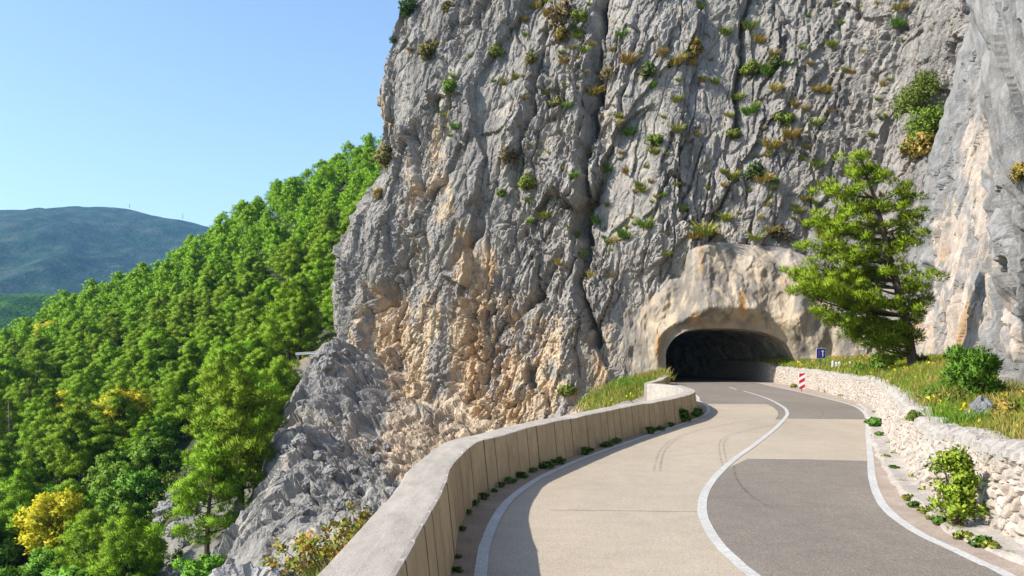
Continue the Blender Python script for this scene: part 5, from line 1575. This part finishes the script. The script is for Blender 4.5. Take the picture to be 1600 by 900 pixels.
arrow('red_arrow', -0.14, cz - 0.22, cz + 0.22, 0.03, 0.09, 0.13, -0.030, M_red, sgn, False)
tag(sgn, 'square blue sign with white up arrow and small red down arrow on the bank', 'road sign')

q = G(1253, 611.5)
mk_ = empty('marker_board', (q[0], q[1], 0), R(-6))
mb = MB(); mb.tube([(0, 0.06, -0.2), (0, 0.06, 1.3)], [0.03, 0.03], 8); link('post', mb.mesh('post', [M_metal], True), mk_)
w_, h_ = 0.21, 1.16; z0 = 0.16
mb = MB(); mb.box((0, 0.0, z0 + h_ / 2), (w_ * 2, 0.03, h_), 0); link('board', mb.mesh('board', [M_signwhite]), mk_)
st = MB(); sl_h = 0.24; band = 0.235
def clip(poly, z, keep_above):
    out = []
    for i in range(len(poly)):
        a, b = poly[i], poly[(i + 1) % len(poly)]
        ia, ib = (a[1] >= z) == keep_above, (b[1] >= z) == keep_above
        if ia: out.append(a)
        if ia != ib:
            t = (z - a[1]) / (b[1] - a[1]); out.append((a[0] + t * (b[0] - a[0]), z))
    return out
for k in range(-1, 4):
    za = z0 + 0.03 + k * band * 2
    poly = [(-w_ + .004, za - sl_h / 2), (w_ - .004, za + sl_h / 2), (w_ - .004, za + sl_h / 2 + band), (-w_ + .004, za - sl_h / 2 + band)]
    poly = clip(clip(poly, z0 + 0.005, True), z0 + h_ - 0.005, False)
    if len(poly) >= 3: flat_poly('red_stripe', poly, -0.022, 0.005, M_red, mk_)
tag(mk_, 'narrow upright board with red and white diagonal stripes in front of the stone wall', 'hazard marker')

for i, (px, py, w1, h1, lb) in enumerate([(1301, 556, 0.10, 0.62, 'thin white post right of the blue sign'), (1306.5, 557, 0.17, 0.5, 'short broad white slab between two white posts'), (1311.5, 556.5, 0.12, 0.56, 'white post right of the white slab'), (1328, 546, 0.10, 0.4, 'lone small white post higher on the bank')]):
    q = P(px, py, 60); zb = ground_z(B_bk, q[0], q[1]) or q[2] - .3
    mb = MB(); hh = h1
    mb.box((0, 0, hh / 2 - 0.1), (w1, 0.1, hh + 0.2)); mb.add([(-w1 / 2, -.05, hh), (w1 / 2, -.05, hh), (w1 / 2, .05, hh), (-w1 / 2, .05, hh), (0, 0, hh + .07)], [(0, 1, 4), (1, 2, 4), (2, 3, 4), (3, 0, 4)])
    tag(link('white_post', mb.mesh('white_post', [M_signwhite]), loc=(q[0], q[1], zb)), lb, 'post')

# guardrail beside the road that comes out behind the headland
a = P(462, 553, 108); b = P(540, 549, 104)
gr = empty('guardrail', tuple(a))
d = b - a; L = float(np.hypot(d[0], d[1])); gr.rotation_euler = (0, 0, math.atan2(d[1], d[0]))
slope = d[2] / L
mb = MB()
prof = [(-0.02, -0.16), (-0.06, -0.10), (-0.02, -0.03), (-0.02, 0.03), (-0.06, 0.10), (-0.02, 0.16)]
vv = []
for x in np.linspace(0, L, 20): vv += [(x, y, z + x * slope) for y, z in prof] + [(x, y + 0.01, z + x * slope) for y, z in prof[::-1]]
ff = [(i * 12 + j, (i + 1) * 12 + j, (i + 1) * 12 + (j + 1) % 12, i * 12 + (j + 1) % 12) for i in range(19) for j in range(12)]
mb.add(vv, ff); link('rail', mb.mesh('rail', [M_metal]), gr)
for x in np.arange(0.4, L, 2.0):
    mb = MB(); mb.box((x, 0.05, x * slope - 0.45), (0.1, 0.06, 1.2)); link('post', mb.mesh('post', [M_metal]), gr)
tag(gr, 'grey steel guardrail on the ledge left of the cliff foot, seen between pines', 'guardrail')
def mast(px, py, hpx, lb, cross):
    q = P(px, py + hpx * .5, 3590); h = (hpx * 1.0) / F * 3590
    r = empty('radio_mast', tuple(q)); mb = MB()
    for s_ in ((-1, -1), (1, -1), (1, 1), (-1, 1)): mb.tube([(s_[0] * 1.3, s_[1] * 1.3, 0), (s_[0] * .4, s_[1] * .4, h)], [.35, .25], 4)
    for k in range(8): z = h * k / 8; mb.box((0, 0, z), (2.4 - 1.6 * k / 8, .3, .3))
    link('lattice', mb.mesh('lattice', [M_metal]), r)
    if cross:
        mb = MB(); mb.box((0, 0, h * .95), (7, 1, 1.2)); mb.box((0, 0, h * .6), (6, 1, 1)); link('antenna', mb.mesh('antenna', [M_metal]), r)
    tag(r, lb, 'mast')
mast(202.5, 322, 7, 'small antenna mast with crossbars on the highest part of the blue mountain', True)
mast(285.5, 337, 9, 'thin lone mast on the right shoulder of the blue mountain', False)
# slim dead tree in the wood, far left
q = P(13, 640, 128); zb = ground_z(B_hl, q[0], q[1])
dt = empty('dead_tree', (q[0], q[1], zb)); mb = MB(); hh = 11
M_dead = mat('dead_wood', base=(0.30, 0.24, 0.19), rough=0.95, var=[(4, 0.7, 1.2, (1, 1, .3))])
mb.tube([(0, 0, -0.5), (0.1, 0, hh * .5), (0.05, 0, hh)], [0.2, 0.13, 0.03], 6); link('trunk', mb.mesh('trunk', [M_dead]), dt)
mb = MB()
for k in range(46):
    z = hh * (0.25 + 0.72 * k / 46); a_ = k * 2.4; ln = 1.3 * (1.1 - z / hh)
    mb.tube([(0, 0, z), (math.cos(a_) * ln, math.sin(a_) * ln, z - 0.1)], [0.05, 0.015], 4, cap=False)
link('branches', mb.mesh('branches', [M_dead]), dt)
tag(dt, 'slim bare dead tree standing in the green wood at the far left', 'tree')

# ------------------------------------------------------------------ air
if HAZE:
    x0, x1, y0, y1, zt = -5000, 5000, -3000, 5200, 900
    mb = MB(); mb.box(((x0 + x1) / 2, (y0 + y1) / 2, (zt - 76) / 2), (x1 - x0, y1 - y0, zt + 76))
    m = bpy.data.materials.new('air'); m.use_nodes = True; t = m.node_tree
    t.nodes.remove(t.nodes['Principled BSDF'])
    v = t.nodes.new('ShaderNodeVolumePrincipled'); v.inputs['Density'].default_value = HAZE
    v.inputs['Color'].default_value = (0.28, 0.58, 1.0, 1); v.inputs['Anisotropy'].default_value = 0.0
    t.links.new(v.outputs[0], t.nodes['Material Output'].inputs['Volume'])
    tag(link('haze', mb.mesh('haze', [m])), kind='stuff')
